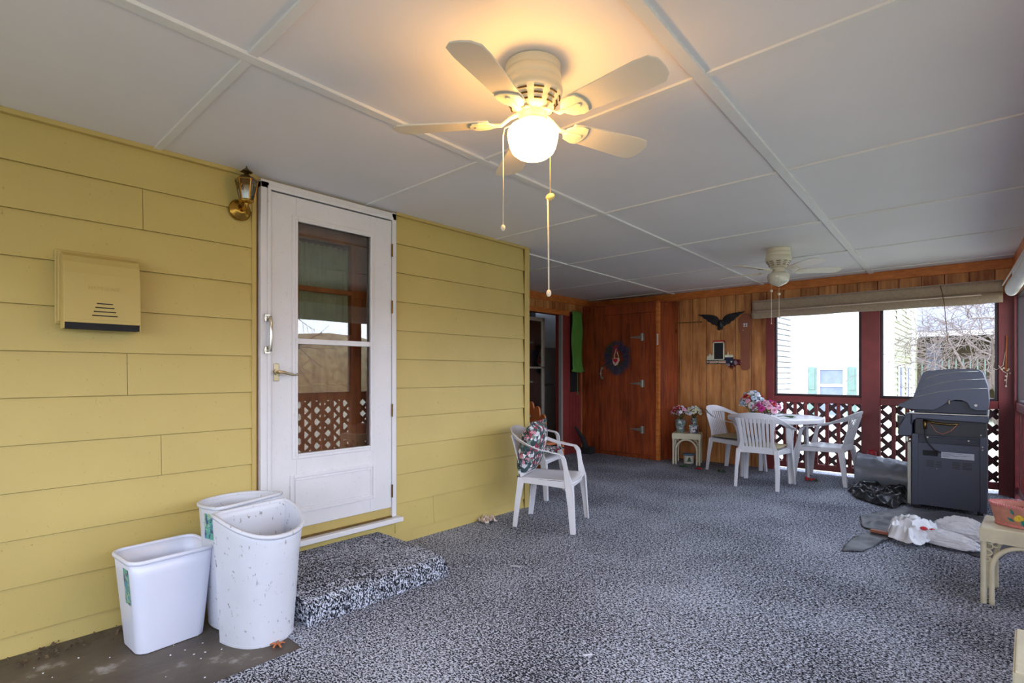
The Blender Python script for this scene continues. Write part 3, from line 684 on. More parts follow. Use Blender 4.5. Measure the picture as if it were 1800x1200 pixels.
# ------------------------------------------------------------------ ceiling fans
def ceiling_fan(label, loc, rz, lit):
    t = thing('ceiling_fan', label, 'ceiling fan', loc, rz)
    b = MB(); b.lathe([(.098, 0), (.104, -.004), (.104, -.030), (.100, -.034), (.106, -.045), (.108, -.062), (.104, -.070), (.110, -.080), (.112, -.100), (.106, -.118), (.092, -.134), (.088, -.140), (.084, -.150), (.074, -.168), (.055, -.176), (.04, -.178)], 48); b.build('motor_housing', 'cream_fan', t, smooth='auto')
    b = MB()
    for i in range(10):
        for z, r_ in ((-.1265, .100), (-.1415, .0885), (-.158, .081)):
            a0 = 2 * PI * i / 10; pts = [((r_ + .0005) * math.cos(a0 + q * .09), (r_ + .0005) * math.sin(a0 + q * .09), z) for q in range(-2, 3)]
            b.tube(pts, .0032, 6)
    b.build('vent_slots', 'brassd', t)
    b = MB(); b.lathe([(.05, -.172), (.052, -.178), (.052, -.205), (.058, -.212), (.058, -.218), (.03, -.22)], 32); b.build('switch_housing', 'cream_fan', t, smooth='auto')
    b = MB(); pf = [(.050, -.212), (.060, -.220), (.086, -.233), (.0945, -.248), (.0955, -.262), (.091, -.286), (.086, -.306)]
    pf += [(.078, -.322), (.058, -.338), (.03, -.347), (.002, -.349)] if lit else [(.080, -.314), (.055, -.330), (.02, -.346), (.002, -.352)]
    b.lathe(pf, 40, cap=False); b.build('glass_globe', 'globe_on' if lit else 'globe_off', t, smooth=True, label='lit white glass globe' if lit else 'unlit opal glass globe')
    for i in range(5):
        ph = 2 * PI * i / 5; m = Matrix.Rotation(ph, 3, 'Z'); tilt = Matrix.Rotation(R(-12), 3, 'X')
        b = MB(); z0 = -.212
        b.sweep([(.050, 0, -.176), (.085, 0, -.190), (.12, 0, -.216), (.15, 0, -.215)], [.03, .020, .020, .024], [(0, 1, 0)] * 4, .007, [(0, 0, 1)] * 4)
        pl = [(.145, -.018), (.165, -.040), (.20, -.052), (.225, -.048), (.238, -.020), (.240, .0), (.238, .020), (.225, .048), (.20, .052), (.165, .040), (.145, .018)]
        o_ = len(b.v); b.prism(pl, z0 - .006, z0 - .0005, 'z'); b.prism([(.15, -.008), (.215, -.010), (.222, 0), (.215, .010), (.15, .008)], z0 - .010, z0 - .005, 'z')
        b.v = b.v[:o_] + [tuple(Vector((0, 0, z0)) + tilt @ (Vector(v) - Vector((0, 0, z0)))) for v in b.v[o_:]]
        b.v = [tuple(m @ Vector(v)) for v in b.v]; b.build('blade_iron', 'cream_fan', t, bev=.0015)
        b = MB(); bl = [(.165, -.045), (.20, -.050), (.46, -.066), (.51, -.062), (.532, -.036), (.536, 0), (.532, .036), (.51, .062), (.46, .066), (.20, .050), (.165, .045)]
        b.prism(bl, z0, z0 + .006, 'z'); b.v = [tuple(m @ (Vector((0, 0, z0)) + tilt @ (Vector(v) - Vector((0, 0, z0))))) for v in b.v]
        b.build('blade', 'blade', t, bev=.001)
    return t
F1 = (-1.28, 1.52, H)
fan = ceiling_fan('near ceiling fan with its globe light switched on', F1, R(-1), True)
bpy.data.lights.new
b = MB(); rz_ = R(1)
def fl(p): # fan-local from room offset
    return (p[0] * math.cos(rz_) - p[1] * math.sin(rz_), p[0] * math.sin(rz_) + p[1] * math.cos(rz_), p[2])
b.tube([fl(p) for p in ((-.056, -.03, -.205), (-.098, -.05, -.22), (-.099, -.058, -.25), (-.099, -.058, -.585))], .0022, 6); b.ball(fl((-.099, -.058, -.60)), .009, 10, 8, (1, 1, 1.4)); b.build('pull_cord', 'cord', fan, smooth=True)
b = MB(); b.tube([fl(p) for p in ((.050, .02, -.205), (.0, .105, -.23), (.0, .105, -.45))], .0015, 6); b.ball(fl((.0, .105, -.465)), .018, 12, 8, (1.2, .6, .8)); b.build('shell_pull', 'shell', fan, smooth=True)
b = MB(); b.tube([fl(p) for p in ((-.008, .10, -.465), (-.008, .103, -.6), (-.004, .101, -.83))], .0032, 6); b.ball(fl((-.004, .101, -.84)), .010, 10, 8, (1, 1, 1.4)); b.build('long_pull_cord', 'cord', fan, smooth=True)
fan2 = ceiling_fan('far ceiling fan with an unlit globe, in front of the woven blind', (-1.48, 5.29, H), R(34), False)
b = MB(); q = R(-34)
def f2(p): return (p[0] * math.cos(q) - p[1] * math.sin(q), p[0] * math.sin(q) + p[1] * math.cos(q), p[2])
for dx, z, ze in ((-.03, -.40, -.70), (.035, -.435, -.70)):
    b.tube([f2((dx * .5, -.055, -.2)), f2((dx, -.105, -.24)), f2((dx, -.105, z))], .0012, 6); b.ball(f2((dx, -.105, z)), .013, 10, 8); b.tube([f2((dx, -.105, z)), f2((dx, -.105, ze))], .0025, 6); b.ball(f2((dx, -.105, ze)), .006, 8, 6)
b.build('pull_cord', 'cord', fan2, smooth=True)

# ------------------------------------------------------------------ monobloc chairs
def monobloc(name, label, loc, rz, group):
    t = thing(name, label, 'chair', loc, rz, group)
    SH = .42
    def seat(u, v):
        x = (u - .5) * 2; y = v
        wx = .215 + .025 * v
        yy = -.21 + .45 * v
        z = SH - .018 * (1 - x * x) * (1 - (2 * v - 1) ** 2) - .03 * max(0, (v - .85) / .15) ** 2
        return (x * wx, yy + .02 * (1 - x * x) * v, z)
    b = MB(); b.grid(seat, 17, 17)
    ed = []
    b2 = MB()
    b.build('seat', 'plastic', t, smooth=True, solid=.006)
    b = MB()
    for s in (-1, 1):
        b.sweep([(s * .212, -.2, SH - .02), (s * .228, .02, SH - .03), (s * .240, .22, SH - .035)], [.05, .045, .06], [(0, 0, 1)] * 3, .005, [(1, 0, 0)] * 3)
    b.sweep([(-.235, .225, SH - .045), (-.12, .25, SH - .035), (0, .258, SH - .033), (.12, .25, SH - .035), (.235, .225, SH - .045)], [.05, .035, .03, .035, .05], [(0, 0, 1)] * 5, .005, [(0, 1, 0)] * 5)
    b.sweep([(-.21, -.205, SH - .02), (0, -.215, SH - .02), (.21, -.205, SH - .02)], [.05, .035, .05], [(0, 0, 1)] * 3, .005, [(0, 1, 0)] * 3)
    b.build('apron', 'plastic', t, smooth='auto', bev=.002)
    for s in (-1, 1):
        b = MB()   # front leg: floor to arm
        pts = [(s * .272, .262, 0), (s * .260, .245, .20), (s * .250, .225, SH - .03), (s * .258, .20, .52), (s * .270, .185, .60), (s * .272, .165, .63)]
        wv = [.042, .052, .070, .040, .042, .05]
        b.sweep(pts, wv, [(0, 1, 0)] * 6, .010, [(1, 0, 0)] * 6)
        b.sweep([(p[0] - s * .014, p[1] + w_ / 2 - .004, p[2]) for p, w_ in zip(pts[:3], wv)], [.034, .038, .05], [(1, 0, 0)] * 3, .008, [(0, 1, 0)] * 3)
        b.build('front_leg', 'plastic', t, smooth='auto', bev=.003)
        b = MB()
        pts = [(s * .225, -.255, 0), (s * .222, -.232, .20), (s * .208, -.200, SH)]; wv = [.04, .048, .06]
        b.sweep(pts, wv, [(0, 1, 0)] * 3, .010, [(1, 0, 0)] * 3)
        b.sweep([(p[0] - s * .014, p[1] - w_ / 2 + .004, p[2]) for p, w_ in zip(pts, wv)], [.034, .038, .05], [(1, 0, 0)] * 3, .008, [(0, 1, 0)] * 3)
        b.build('back_leg', 'plastic', t, smooth='auto', bev=.003)
    # continuous arm and top rail
    half = [(.272, .19, .615), (.274, .16, .640), (.276, .08, .652), (.276, -.02, .668), (.270, -.11, .695), (.245, -.20, .730), (.195, -.275, .765), (.125, -.318, .788), (.05, -.335, .797)]
    path = half + [(-x, y, z) for x, y, z in reversed(half)]
    hw = [.05, .052, .052, .050, .052, .056, .062, .068, .070]; wd_ = [(1, 0, 0), (1, 0, .1), (1, 0, .15), (1, -.1, .3), (.8, -.3, .5), (.5, -.5, .9), (.25, -.4, 1), (.1, -.35, 1), (0, -.32, 1)]
    td = []
    W = wd_ + [(-a, c, d_) for a, c, d_ in reversed(wd_)]
    # keep the width vector continuous across the centre: mirror flips x, so negate to (a,-c,-d) is not wanted; outer edge stays outer
    tn = []
    for i in range(len(path)):
        a = Vector(path[max(0, i - 1)]); c = Vector(path[min(len(path) - 1, i + 1)]); tn.append((c - a).normalized().cross(Vector(W[i]).normalized()))
    b = MB(); b.sweep(path, hw + hw[::-1], W, .009, tn); b.build('arm_rail', 'plastic', t, smooth='auto', bev=.003)
    b = MB()
    for i in range(9):
        x = (i - 4) / 4; wdt = .030 if 0 < i < 8 else .034
        pts = [(x * .142, -.205, SH - .01), (x * .150, -.228 - .004 * (1 - x * x), .52), (x * .158, -.268 - .012 * (1 - x * x), .64), (x * .165, -.305 - .022 * (1 - x * x), .765 + .012 * (1 - x * x))]
        b.sweep(pts, [wdt * .82, wdt * .86, wdt * .92, wdt], [(1, 0, 0)] * 4, .006, [(0, 1, -.3)] * 4)
    for s in (-1, 1):
        b.sweep([(s * .185, -.205, SH - .02), (s * .166, -.228, .50), (s * .170, -.262, .62), (s * .19, -.285, .765)], [.05, .018, .018, .05], [(1, 0, 0)] * 4, .007, [(0, 1, -.3)] * 4)
    b.sweep([(-.19, -.207, SH + .005), (0, -.214, SH + .005), (.19, -.207, SH + .005)], [.05] * 3, [(0, -.1, 1)] * 3, .007, [(0, 1, 0)] * 3)
    b.sweep([(-.18, -.285, .755), (0, -.325, .77), (.18, -.285, .755)], [.03] * 3, [(0, -.3, 1)] * 3, .007, [(0, 1, 0)] * 3)
    b.build('backrest', 'plastic', t, smooth='auto', bev=.0015)
    return t
def rot(x, y, a): return (x * math.cos(a) - y * math.sin(a), x * math.sin(a) + y * math.cos(a))
GR = 'white resin armchairs on the porch'
A1 = R(-90 + 22)
c1 = monobloc('plastic_armchair', 'white plastic armchair by the end of the yellow wall, holding one floral pillow', (-2.70, 3.435, 0), A1, GR)
c1.scale = (.93, .94, .95)
c2 = dup(c1, 'white plastic armchair half hidden behind the corner of the yellow wall, with floral pads', (-3.50, 4.16, 0), R(-90 + 16), GR)
c3 = dup(c1, 'white plastic armchair at the left side of the round table', (-2.42, 6.83, 0), R(-90 - 12), GR)
c4 = dup(c1, 'white plastic armchair seen from behind, in front of the round table', (-1.885, 6.17, 0), R(2), GR)
c5 = dup(c1, 'white plastic armchair at the right side of the round table, side on, beside the lattice', (-1.41, 6.86, 0), R(90 - 6), GR)
for c_ in (c3, c4, c5): c_.scale = (.98, .98, .98)

def cushion(name, label, loc, rx, ry, rz, sx_, sy_, th, mat, ruffle=True, seed=0, cat='cushion'):
    def ff(sgn):
        def f(u, v):
            a, c = 2 * u - 1, 2 * v - 1
            e = max(0, (1 - abs(a) ** 3.2) * (1 - abs(c) ** 3.2)) ** .5
            n_ = noise.noise(Vector((a * 3 + seed, c * 3, sgn))) * .10
            return (a * sx_ / 2 * (1 - .05 * abs(c) ** 2), c * sy_ / 2 * (1 - .05 * abs(a) ** 2), sgn * th / 2 * e * (1 + n_))
        return f
    b = MB(); b.grid(ff(1), 26, 26); b.grid(ff(-1), 26, 26)
    o = b.build(name, mat, smooth=True); o.location = loc; o.rotation_euler = (rx, ry, rz); tag(o, label, cat)
    if ruffle:
        b = MB(); per = []
        def rf(u, v):
            a = u * 4; i = int(a) % 4; f = a - int(a)
            c = {0: (2 * f - 1, -1), 1: (1, 2 * f - 1), 2: (1 - 2 * f, 1), 3: (-1, 1 - 2 * f)}[i]
            k_ = .95 + .13 * v
            return (c[0] * sx_ / 2 * k_, c[1] * sy_ / 2 * k_, v * .013 * math.sin(u * 2 * PI * 26))
        b.grid(rf, 208, 4, wrap=True); b.build('ruffle', mat, o, smooth=True, solid=.002)
    return o
# pillow against the first chair's back (chair faces local +y)
def on_chair(c, x, y, z):
    a = c.rotation_euler[2]; p = rot(x, y, a); return (c.location[0] + p[0], c.location[1] + p[1], z)
cushion('floral_pillow', 'ruffled teal and pink floral pillow leaning on the back of the nearest armchair', on_chair(c1, -.02, -.165, .615), R(76), 0, A1, .40, .42, .17, 'floral')
cushion('floral_pillow', 'floral pillow leaning on the back of the armchair behind the wall corner', on_chair(c2, 0, -.17, .60), R(76), 0, R(-74), .36, .36, .10, 'floral', True, 3)
cushion('floral_seat_pad', 'ruffled floral pad on the seat of the armchair behind the wall corner', on_chair(c2, 0, .03, .455), 0, 0, R(-74), .42, .42, .07, 'floral', True, 5)
cushion('tan_seat_pad', 'thin tan pad on the seat of the armchair left of the table', on_chair(c3, 0, .0, .438), 0, 0, c3.rotation_euler[2], .44, .44, .035, 'tan', False)
cushion('tan_seat_pad', 'thin tan pad on the seat of the armchair in front of the table', on_chair(c4, 0, .02, .438), 0, 0, c4.rotation_euler[2], .42, .42, .035, 'tan', False)

# ------------------------------------------------------------------ round table
TX, TY = -1.93, 6.74
t = thing('round_table', 'round white plastic table by the back wall', 'table', (TX, TY, 0))
b = MB(); b.lathe([(.002, .700), (.46, .700), (.475, .690), (.478, .672), (.500, .668), (.512, .672), (.516, .700), (.510, .716), (.495, .722), (.48, .718), (.002, .716)], 64, cap=False); b.build('table_top', 'plastic', t, smooth='auto')
for i in range(4):
    a = R(45 + 90 * i) + R(-5); b = MB(); c_, s_ = math.cos(a), math.sin(a)
    b.sweep([(.385 * c_, .385 * s_, 0), (.375 * c_, .375 * s_, .35), (.36 * c_, .36 * s_, .70)], [.045, .065, .085], [(-s_, c_, 0)] * 3, .03, [(c_, s_, 0)] * 3); b.build('leg', 'plastic', t, bev=.006)

# ------------------------------------------------------------------ flowers
def bloom(r, seed=0, n=16):
    b = MB(); rnd = random.Random(seed)
    for i in range(n):
        lay = i / n; a = i * 2.4; el = R(10 + 75 * (1 - lay)); rr = r * (.45 + .6 * lay); wv = rr * .62
        d = Vector((math.cos(a), math.sin(a), 0)); sdir = Vector((-d.y, d.x, 0)); up = Vector((0, 0, 1))
        pts = []
        for (s1, w1) in ((0, .25), (.5, .95), (.85, .85), (1, .3)):
            ang = el * (1 - .55 * s1) if lay > .4 else el
            base = d * (s1 * rr * math.cos(ang)) + up * (s1 * rr * math.sin(ang) - (.18 * r * lay * s1 * s1))
            pts.append([base - sdir * wv * w1 / 1 + up * .12 * rr * w1, base, base + sdir * wv * w1 + up * .12 * rr * w1])
        b.add([p for row in pts for p in row], [(i_ * 3 + j, i_ * 3 + j + 1, i_ * 3 + j + 4, i_ * 3 + j + 3) for i_ in range(3) for j in range(2)])
    return b
def bouquet(label, loc, items, spread, height, nleaf=22, seed=0, flat=False):
    items = [(m_, c, r_ * 1.15) for m_, c, r_ in items]; spread *= 1.1; height *= 1.25
    t = thing('flower_bouquet', label, 'flowers', loc)
    rnd = random.Random(seed); N = sum(c for _, c, _ in items); k_ = 0
    order = [(m_, r_) for m_, c, r_ in items for _ in range(c)]; rnd.shuffle(order)
    st_ = MB()
    for i, (m_, r_) in enumerate(order):
        ph = math.acos(1 - (i + .5) / N * (1.0 if not flat else .95)); th = i * 2.39996
        d = Vector((math.sin(ph) * math.cos(th), math.sin(ph) * math.sin(th), math.cos(ph)))
        p = Vector((d.x * spread, d.y * spread * .9, height * .45 + d.z * height * .62))
        bl = bloom(r_, i + seed); q_ = Vector((0, 0, 1)).rotation_difference(Vector((d.x, d.y, d.z + .25)))
        bl.v = [tuple(p + q_ @ Vector(v)) for v in bl.v]; bl.build('flower', m_, t, smooth=True)
        st_.tube([(0, 0, -.03), tuple(p * .5 + Vector((0, 0, .01))), tuple(p)], .0022, 5)
    st_.build('stems', 'leaf', t)
    b = MB()
    for i in range(nleaf):
        ph = rnd.uniform(.3, 1.75); th = rnd.uniform(0, 6.28); d = Vector((math.sin(ph) * math.cos(th), math.sin(ph) * math.sin(th), math.cos(ph)))
        c0 = Vector((d.x * spread, d.y * spread, height * .42 + d.z * height * .6)) * .75; L = rnd.uniform(.04, .075); s_ = d.cross(Vector((0, 0, 1))).normalized() * L * .28
        b.add([c0, c0 + d * L * .5 + s_, c0 + d * L, c0 + d * L * .5 - s_], [(0, 1, 2, 3)])
    b.build('leaves', 'leaf', t, solid=.001)
    b = MB()
    for i in range(60):
        ph = rnd.uniform(0, 1.7); th = rnd.uniform(0, 6.28); k2 = rnd.uniform(.85, 1.12)
        b.ball((math.sin(ph) * math.cos(th) * spread * k2, math.sin(ph) * math.sin(th) * spread * k2, height * .45 + math.cos(ph) * height * .62 * k2), .006, 6, 4)
    b.build('filler_blossom', 'f_white', t)
    return t
bouquet('tall bunch of white, pale blue and red silk flowers on the round table', (-2.20, 6.80, .72), [('f_white', 9, .036), ('f_blue', 8, .034), ('f_red', 4, .03), ('f_pink', 3, .03)], .125, .21, 26, 2)
bouquet('low bunch of magenta, pink and yellow silk flowers lying on the round table', (-1.97, 6.60, .72), [('f_mag', 6, .036), ('f_pink', 9, .038), ('f_red', 3, .034), ('f_yel', 2, .034)], .135, .135, 26, 5)
b = MB(); rnd = random.Random(5)
for i in range(9):
    a = rnd.uniform(-.4, .4); L = rnd.uniform(.12, .2); b.tube([(0, 0, .01), (L * .5, L * .5 * math.sin(a), .02), (L, L * math.sin(a), .006)], .003, 5); b.ball((L * .8, L * .7 * math.sin(a), .018), .012, 6, 4, (1.6, .8, .5))
tag(b.build('loose_foliage', 'leaf', loc=(-1.85, 6.56, .722), rz=.3), 'loose green foliage lying across the table top beside the pink flowers', 'foliage')

# ------------------------------------------------------------------ wicker stools
def wicker_stool(label, loc, rz, W_=.35, D_=.34, H_=.41):
    """origin at the floor centre; arched fretwork on all four sides"""
    t = thing('wicker_stool', label, 'stool', loc, rz, None)
    b = MB(); b.box(-W_ / 2, W_ / 2, -D_ / 2, D_ / 2, H_ - .012, H_); b.build('top', 'cream', t, bev=.005)
    b = MB()
    for (L, off, ax) in ((W_, D_, 0), (D_, W_, 1)):
        for s in (-1, 1):
            n_ = int(L / .006)
            for i in range(n_):
                q_ = -L / 2 + (i + .5) * L / n_
                if ax == 0: b.box(q_ - .0022, q_ + .0022, s * off / 2 - .004, s * off / 2 + .004, H_ - .068, H_ - .010)
                else: b.box(s * off / 2 - .004, s * off / 2 + .004, q_ - .0022, q_ + .0022, H_ - .068, H_ - .010)
            if ax == 0: b.box(-L / 2, L / 2, s * off / 2 - .003, s * off / 2 + .002, H_ - .075, H_ - .008)
            else: b.box(s * off / 2 - .003, s * off / 2 + .002, -L / 2, L / 2, H_ - .075, H_ - .008)
    b.build('woven_apron', 'cream', t)
    for sx_ in (-1, 1):
        for sy_ in (-1, 1):
            b = MB(); x, y = sx_ * (W_ / 2 - .012), sy_ * (D_ / 2 - .012)
            zz = [0 + i * .006 for i in range(int((H_ - .07) / .006))]
            b.tube([(x, y, z) for z in zz] + [(x, y, H_ - .06)], [.0125 + .0016 * (i % 2) for i in range(len(zz))] + [.0125], 10)
            b.build('leg', 'cream', t, smooth=True)
    for ax, L, off in ((0, W_, D_), (1, D_, W_)):
        for s in (-1, 1):
            b = MB(); pts = []; r_ = L / 2 - .045
            for i in range(41):
                a = PI * i / 40; q_ = -math.cos(a) * r_; z = .19 + math.sin(a) * (H_ - .085 - .19) ; pts.append((q_, z))
            pts = [(-r_, z * .01) for z in range(0, 19, 2)] + pts + [(r_, z * .01) for z in range(18, -1, -2)]
            P3 = [((q_, s * (off / 2 - .012), z) if ax == 0 else (s * (off / 2 - .012), q_, z)) for q_, z in pts]
            b.tube(P3, [.0115 + .0012 * (i % 2) for i in range(len(P3))], 8); b.build('arch', 'cream', t, smooth=True)
            b = MB()
            for e in (-1, 1):
                for (q0, z0_, rr) in ((.030, H_ - .10, .020), (.028, H_ - .135, .018), (.062, H_ - .088, .016), (.03, H_ - .17, .013)):
                    P3 = []
                    for i in range(13):
                        a = 2 * PI * i / 12; q_ = e * (L / 2 - q0 + rr * math.cos(a)); z = z0_ + rr * .8 * math.sin(a); P3.append((q_, s * (off / 2 - .012), z) if ax == 0 else (s * (off / 2 - .012), q_, z))
                    b.tube(P3[:-1], .0032, 6, closed=True)
            b.build('fretwork', 'cream', t, smooth=True)
    return t
wicker_stool('cream wicker stool at the right edge, carrying the pink basket pot', (.128, 3.955, 0), R(-3))
wicker_stool('cream wicker stool corner at the bottom right edge of the view', (.222, 2.19, 0), R(-2))
ST = (-3.10, 6.955)
wicker_stool('small cream stool against the wood wall, carrying two flower vases', (ST[0], ST[1], 0), R(18), .36, .30, .42)

# flower pot on the right stool
t = thing('oval_flower_pot', 'oval pink basket-weave pot with a yellow rose, on the wicker stool', 'flower pot', (.165, 3.96, .41), R(2))
b = MB()
prof = [(.150, 0), (.155, .002), (.163, .018)] + [(.163 + .022 * i / 18 + .0022 * (i % 2), .02 + .085 * i / 18) for i in range(19)] + [(.188, .108), (.186, .112)]
b.lathe(prof + [(.178, .112), (.172, .10), (.155, .03), (.002, .03)], 60, sx=1, sy=.62, cap=False); b.build('pot_body', 'terracotta', t, smooth='auto')
for z, r_, nn in ((.112, .186, 90), (.010, .160, 80)):
    b = MB()
    for i in range(nn):
        a = 2 * PI * i / nn; b.obox((r_ * math.cos(a), r_ * .62 * math.sin(a), z), (.007, .016, .010), (R(35), 0, a + PI / 2 - PI / 2))
    b.build('rope_edge', 'pinkrim', t)
b = MB(); b.lathe([(.002, .085), (.166, .085)], 40, sy=.62, cap=False); b.build('soil_surface', 'pot_in', t)
rb = bloom(.020, 3, 14); rb.v = [(x - .075, -.106 - z * .5, .058 + y) for x, y, z in rb.v]; rb.build('yellow_rose', 'f_yel', t, smooth=True, label='raised yellow rose')
b = MB()
for (x, z, a) in ((-.105, .045, 2.6), (-.05, .04, -.6), (-.035, .065, .3), (-.10, .085, 2.0), (-.06, .032, -1.2)):
    d = (math.cos(a) * .018, math.sin(a) * .018); n_ = (-d[1] * .4, d[0] * .4)
    yy = -.62 * math.sqrt(max(0, .178 ** 2 - x * x)) - .006
    b.add([(x - d[0], yy, z - d[1]), (x + n_[0], yy - .003, z + n_[1]), (x + d[0], yy, z + d[1]), (x - n_[0], yy - .003, z - n_[1])], [(0, 1, 2, 3)])
b.build('leaf_relief', 'teal', t, solid=.003)

# vases and tin near the left stool
def local(o, x, y): p = rot(x, y, R(18)); return (ST[0] + p[0], ST[1] + p[1])
vx, vy = local(0, -.09, 0)
t = thing('flower_vase', 'wide grey-green vase with red and pink flowers, on the small stool', 'vase', (vx, vy, .42))
b = MB(); b.lathe([(.045, 0), (.052, .004), (.060, .05), (.070, .11), (.074, .150), (.068, .172), (.060, .180), (.055, .178), (.062, .15), (.05, .02), (.002, .01)], 28, cap=False); b.build('vase_body', 'vase', t, smooth='auto')
bouquet('red, pink and white silk flowers in the wide vase', (vx, vy, .60), [('f_red', 3, .030), ('f_pink', 7, .034), ('f_white', 5, .022)], .105, .13, 22, 11)
vx, vy = local(0, .085, -.01)
t = thing('flower_vase', 'slim dark green vase on a white base, on the small stool', 'vase', (vx, vy, .42))
b = MB(); b.lathe([(.040, .075), (.043, .09), (.044, .19), (.047, .205), (.040, .206), (.038, .19), (.036, .09)], 24, cap=False); b.build('vase_body', 'vase', t, smooth='auto')
b = MB(); b.lathe([(.062, 0), (.064, .01), (.058, .04), (.050, .07), (.046, .085)], 20); 
for i in range(12): b.ball((.05 * math.cos(i * .52), .05 * math.sin(i * .52), .06 + .03 * (i % 2)), .014, 8, 6)
b.build('vase_base', 'vase_w', t, smooth='auto', label='white blossom base')
bouquet('cream and pale blue silk flowers in the slim vase', (vx, vy, .62), [('f_cream', 8, .032), ('f_blue', 3, .028), ('f_white', 5, .026)], .085, .115, 18, 17)
t = thing('painted_tin', 'small cream tin pot with a blue rim, on the floor under the small stool', 'pot', (-3.09, 6.98, 0))
b = MB(); b.lathe([(.062, 0), (.066, .003), (.069, .11), (.074, .114)], 32); b.build('tin_body', 'tin', t, smooth='auto')
b = MB(); b.lathe([(.070, .108), (.088, .122), (.088, .132), (.070, .135), (.002, .133)], 32, cap=False); b.build('blue_rim', 'tinb', t, smooth='auto')
b = MB()
for (a, zz, w_) in ((0, .028, .040), (0, .048, .030), (0, .066, .018)):
    an = R(-62)
    def cp(u): return (.0705 * math.cos(an + u), .0705 * math.sin(an + u))
    p0, p1, p2 = cp(-w_ / .0705), cp(w_ / .0705), cp(0); b.add([(p0[0], p0[1], zz), (cp(-w_ * .5 / .07)[0], cp(-w_ * .5 / .07)[1], zz), (p2[0], p2[1], zz + .03), (cp(w_ * .5 / .07)[0], cp(w_ * .5 / .07)[1], zz), (p1[0], p1[1], zz), ], [(0, 1, 2), (1, 3, 2), (3, 4, 2)])
b.build('painted_tree', 'leaf', t, solid=.001)
# fallen petals on the carpet
b = MB(); b.ball((0, 0, .012), .035, 12, 6, (1.2, .7, .32)); tag(b.build('fallen_flower', 'f_red', loc=(-2.80, 6.62, 0), smooth=True), 'flat red fallen flower on the carpet in front of the small stool', 'flower')
def sprig(label, loc, mat, seed):
    b = MB(); r_ = random.Random(seed)
    for i in range(9):
        a = r_.uniform(0, 6.28); L = r_.uniform(.03, .07); c_, s_ = math.cos(a), math.sin(a)
        b.add([(0, 0, .01), (c_ * L * .5 - s_ * .015, s_ * L * .5 + c_ * .015, .02 + r_.random() * .02), (c_ * L, s_ * L, .006), (c_ * L * .5 + s_ * .015, s_ * L * .5 - c_ * .015, .015)], [(0, 1, 2, 3)])
    return tag(b.build('leaf_sprig', mat, loc=loc, solid=.001), label, 'leaves')
sprig('small green leaf sprig on the carpet, left of the red fallen flower', (-3.0, 6.62, 0), 'leaf', 1)
sprig('larger green leaf sprig on the carpet beside the left table chair', (-2.52, 6.62, 0), 'leaf', 2)
t = thing('berry_sprig', 'sprig of red berries and green leaves on the carpet under the right chair', 'flowers', (-1.55, 6.75, 0))
b = MB(); r_ = random.Random(8)
for i in range(9): b.ball((r_.uniform(-.05, .04), r_.uniform(-.04, .04), .013 + r_.random() * .03), .013, 8, 6)
b.build('berries', 'f_red', t, smooth=True)
b = MB()
for i in range(8):
    a = i * .8; L = .07; c_, s_ = math.cos(a), math.sin(a); b.add([(0.02, 0, .015), (.02 + c_ * L * .5 - s_ * .015, s_ * L * .5 + c_ * .015, .035), (.02 + c_ * L, s_ * L, .01), (.02 + c_ * L * .5 + s_ * .015, s_ * L * .5 - c_ * .015, .02)], [(0, 1, 2, 3)])
b.build('leaves', 'leaf', t, solid=.001)

# ------------------------------------------------------------------ wooden cabinet and its hangings
t = thing('wooden_cabinet', 'tall red-brown stained plank cabinet with three strap hinges in the back corner', 'cabinet')
FY = 6.90
b = MB(); b.prism([(-4.78, FY + .02), (-3.51, FY + .02), (-3.395, 7.285), (-4.78, 7.285)], .0, 2.20, 'z'); b.prism([(-4.785, FY - .005), (-3.488, FY - .005), (-3.375, 7.285), (-4.785, 7.285)], 2.235, 2.26, 'z'); b.build('cabinet_body', 'cabinet', t)
b = MB()
for i in range(4):
    f0, f1 = i / 4, (i + 1) / 4; xa, ya = -3.497 + .115 * f0, FY + .02 + .365 * f0; xb, yb = -3.497 + .115 * f1, FY + .02 + .365 * f1 - .004
    b.prism([(xa - .02, ya), (xa, ya), (xb, yb), (xb - .02, yb)], .0, 2.235, 'z')
b.build('side_planks', 'cabinet', t, bev=.002)
b = MB()
b.box(-4.785, -4.57, FY, FY + .022, 0, 2.235)
b.box(-3.735, -3.53, FY, FY + .022, 0.05, 2.10); b.box(-4.568, -3.532, FY, FY + .022, 2.105, 2.235); b.box(-4.568, -3.532, FY, FY + .022, 0.0, .046)
b.box(-3.735, -3.725, FY - .004, FY, .05, 2.1)
b.build('face_frame', 'cabinet', t, bev=.002)
b = MB(); b.prism([(-3.532, FY - .012), (-3.487, FY - .012), (-3.482, FY + .03), (-3.532, FY + .02)], 0, 2.245, 'z'); b.build('corner_trim', 'orange', t, bev=.003)
b = MB(); b.box(-3.515, -3.494, FY - .016, FY - .011, 1.625, 1.785); b.build('white_plate', 'white', t, label='small white plastic plate')
dro = MB(); xs = [-4.567, -4.46, -4.352, -4.144, -3.926, -3.74]
for a, c in zip(xs, xs[1:]): dro.box(a + .0015, c - .0015, FY - .006, FY + .016, .052, 2.098)
dob = dro.build('door', 'cabinet', t, bev=.003)
for z in (1.75, 1.08, .415):
    b = MB(); b.box(-3.775, -3.715, FY - .014, FY - .006, z - .05, z + .05); b.tube([(-3.745, FY - .016, z - .055), (-3.745, FY - .016, z + .055)], .008, 8)
    b.prism([(-3.77, z - .024), (-3.77, z + .024), (-3.93, z + .007), (-3.94, z), (-3.93, z - .007)], FY - .012, FY - .006, 'y'); b.build('strap_hinge', 'steel', dob, bev=.001)
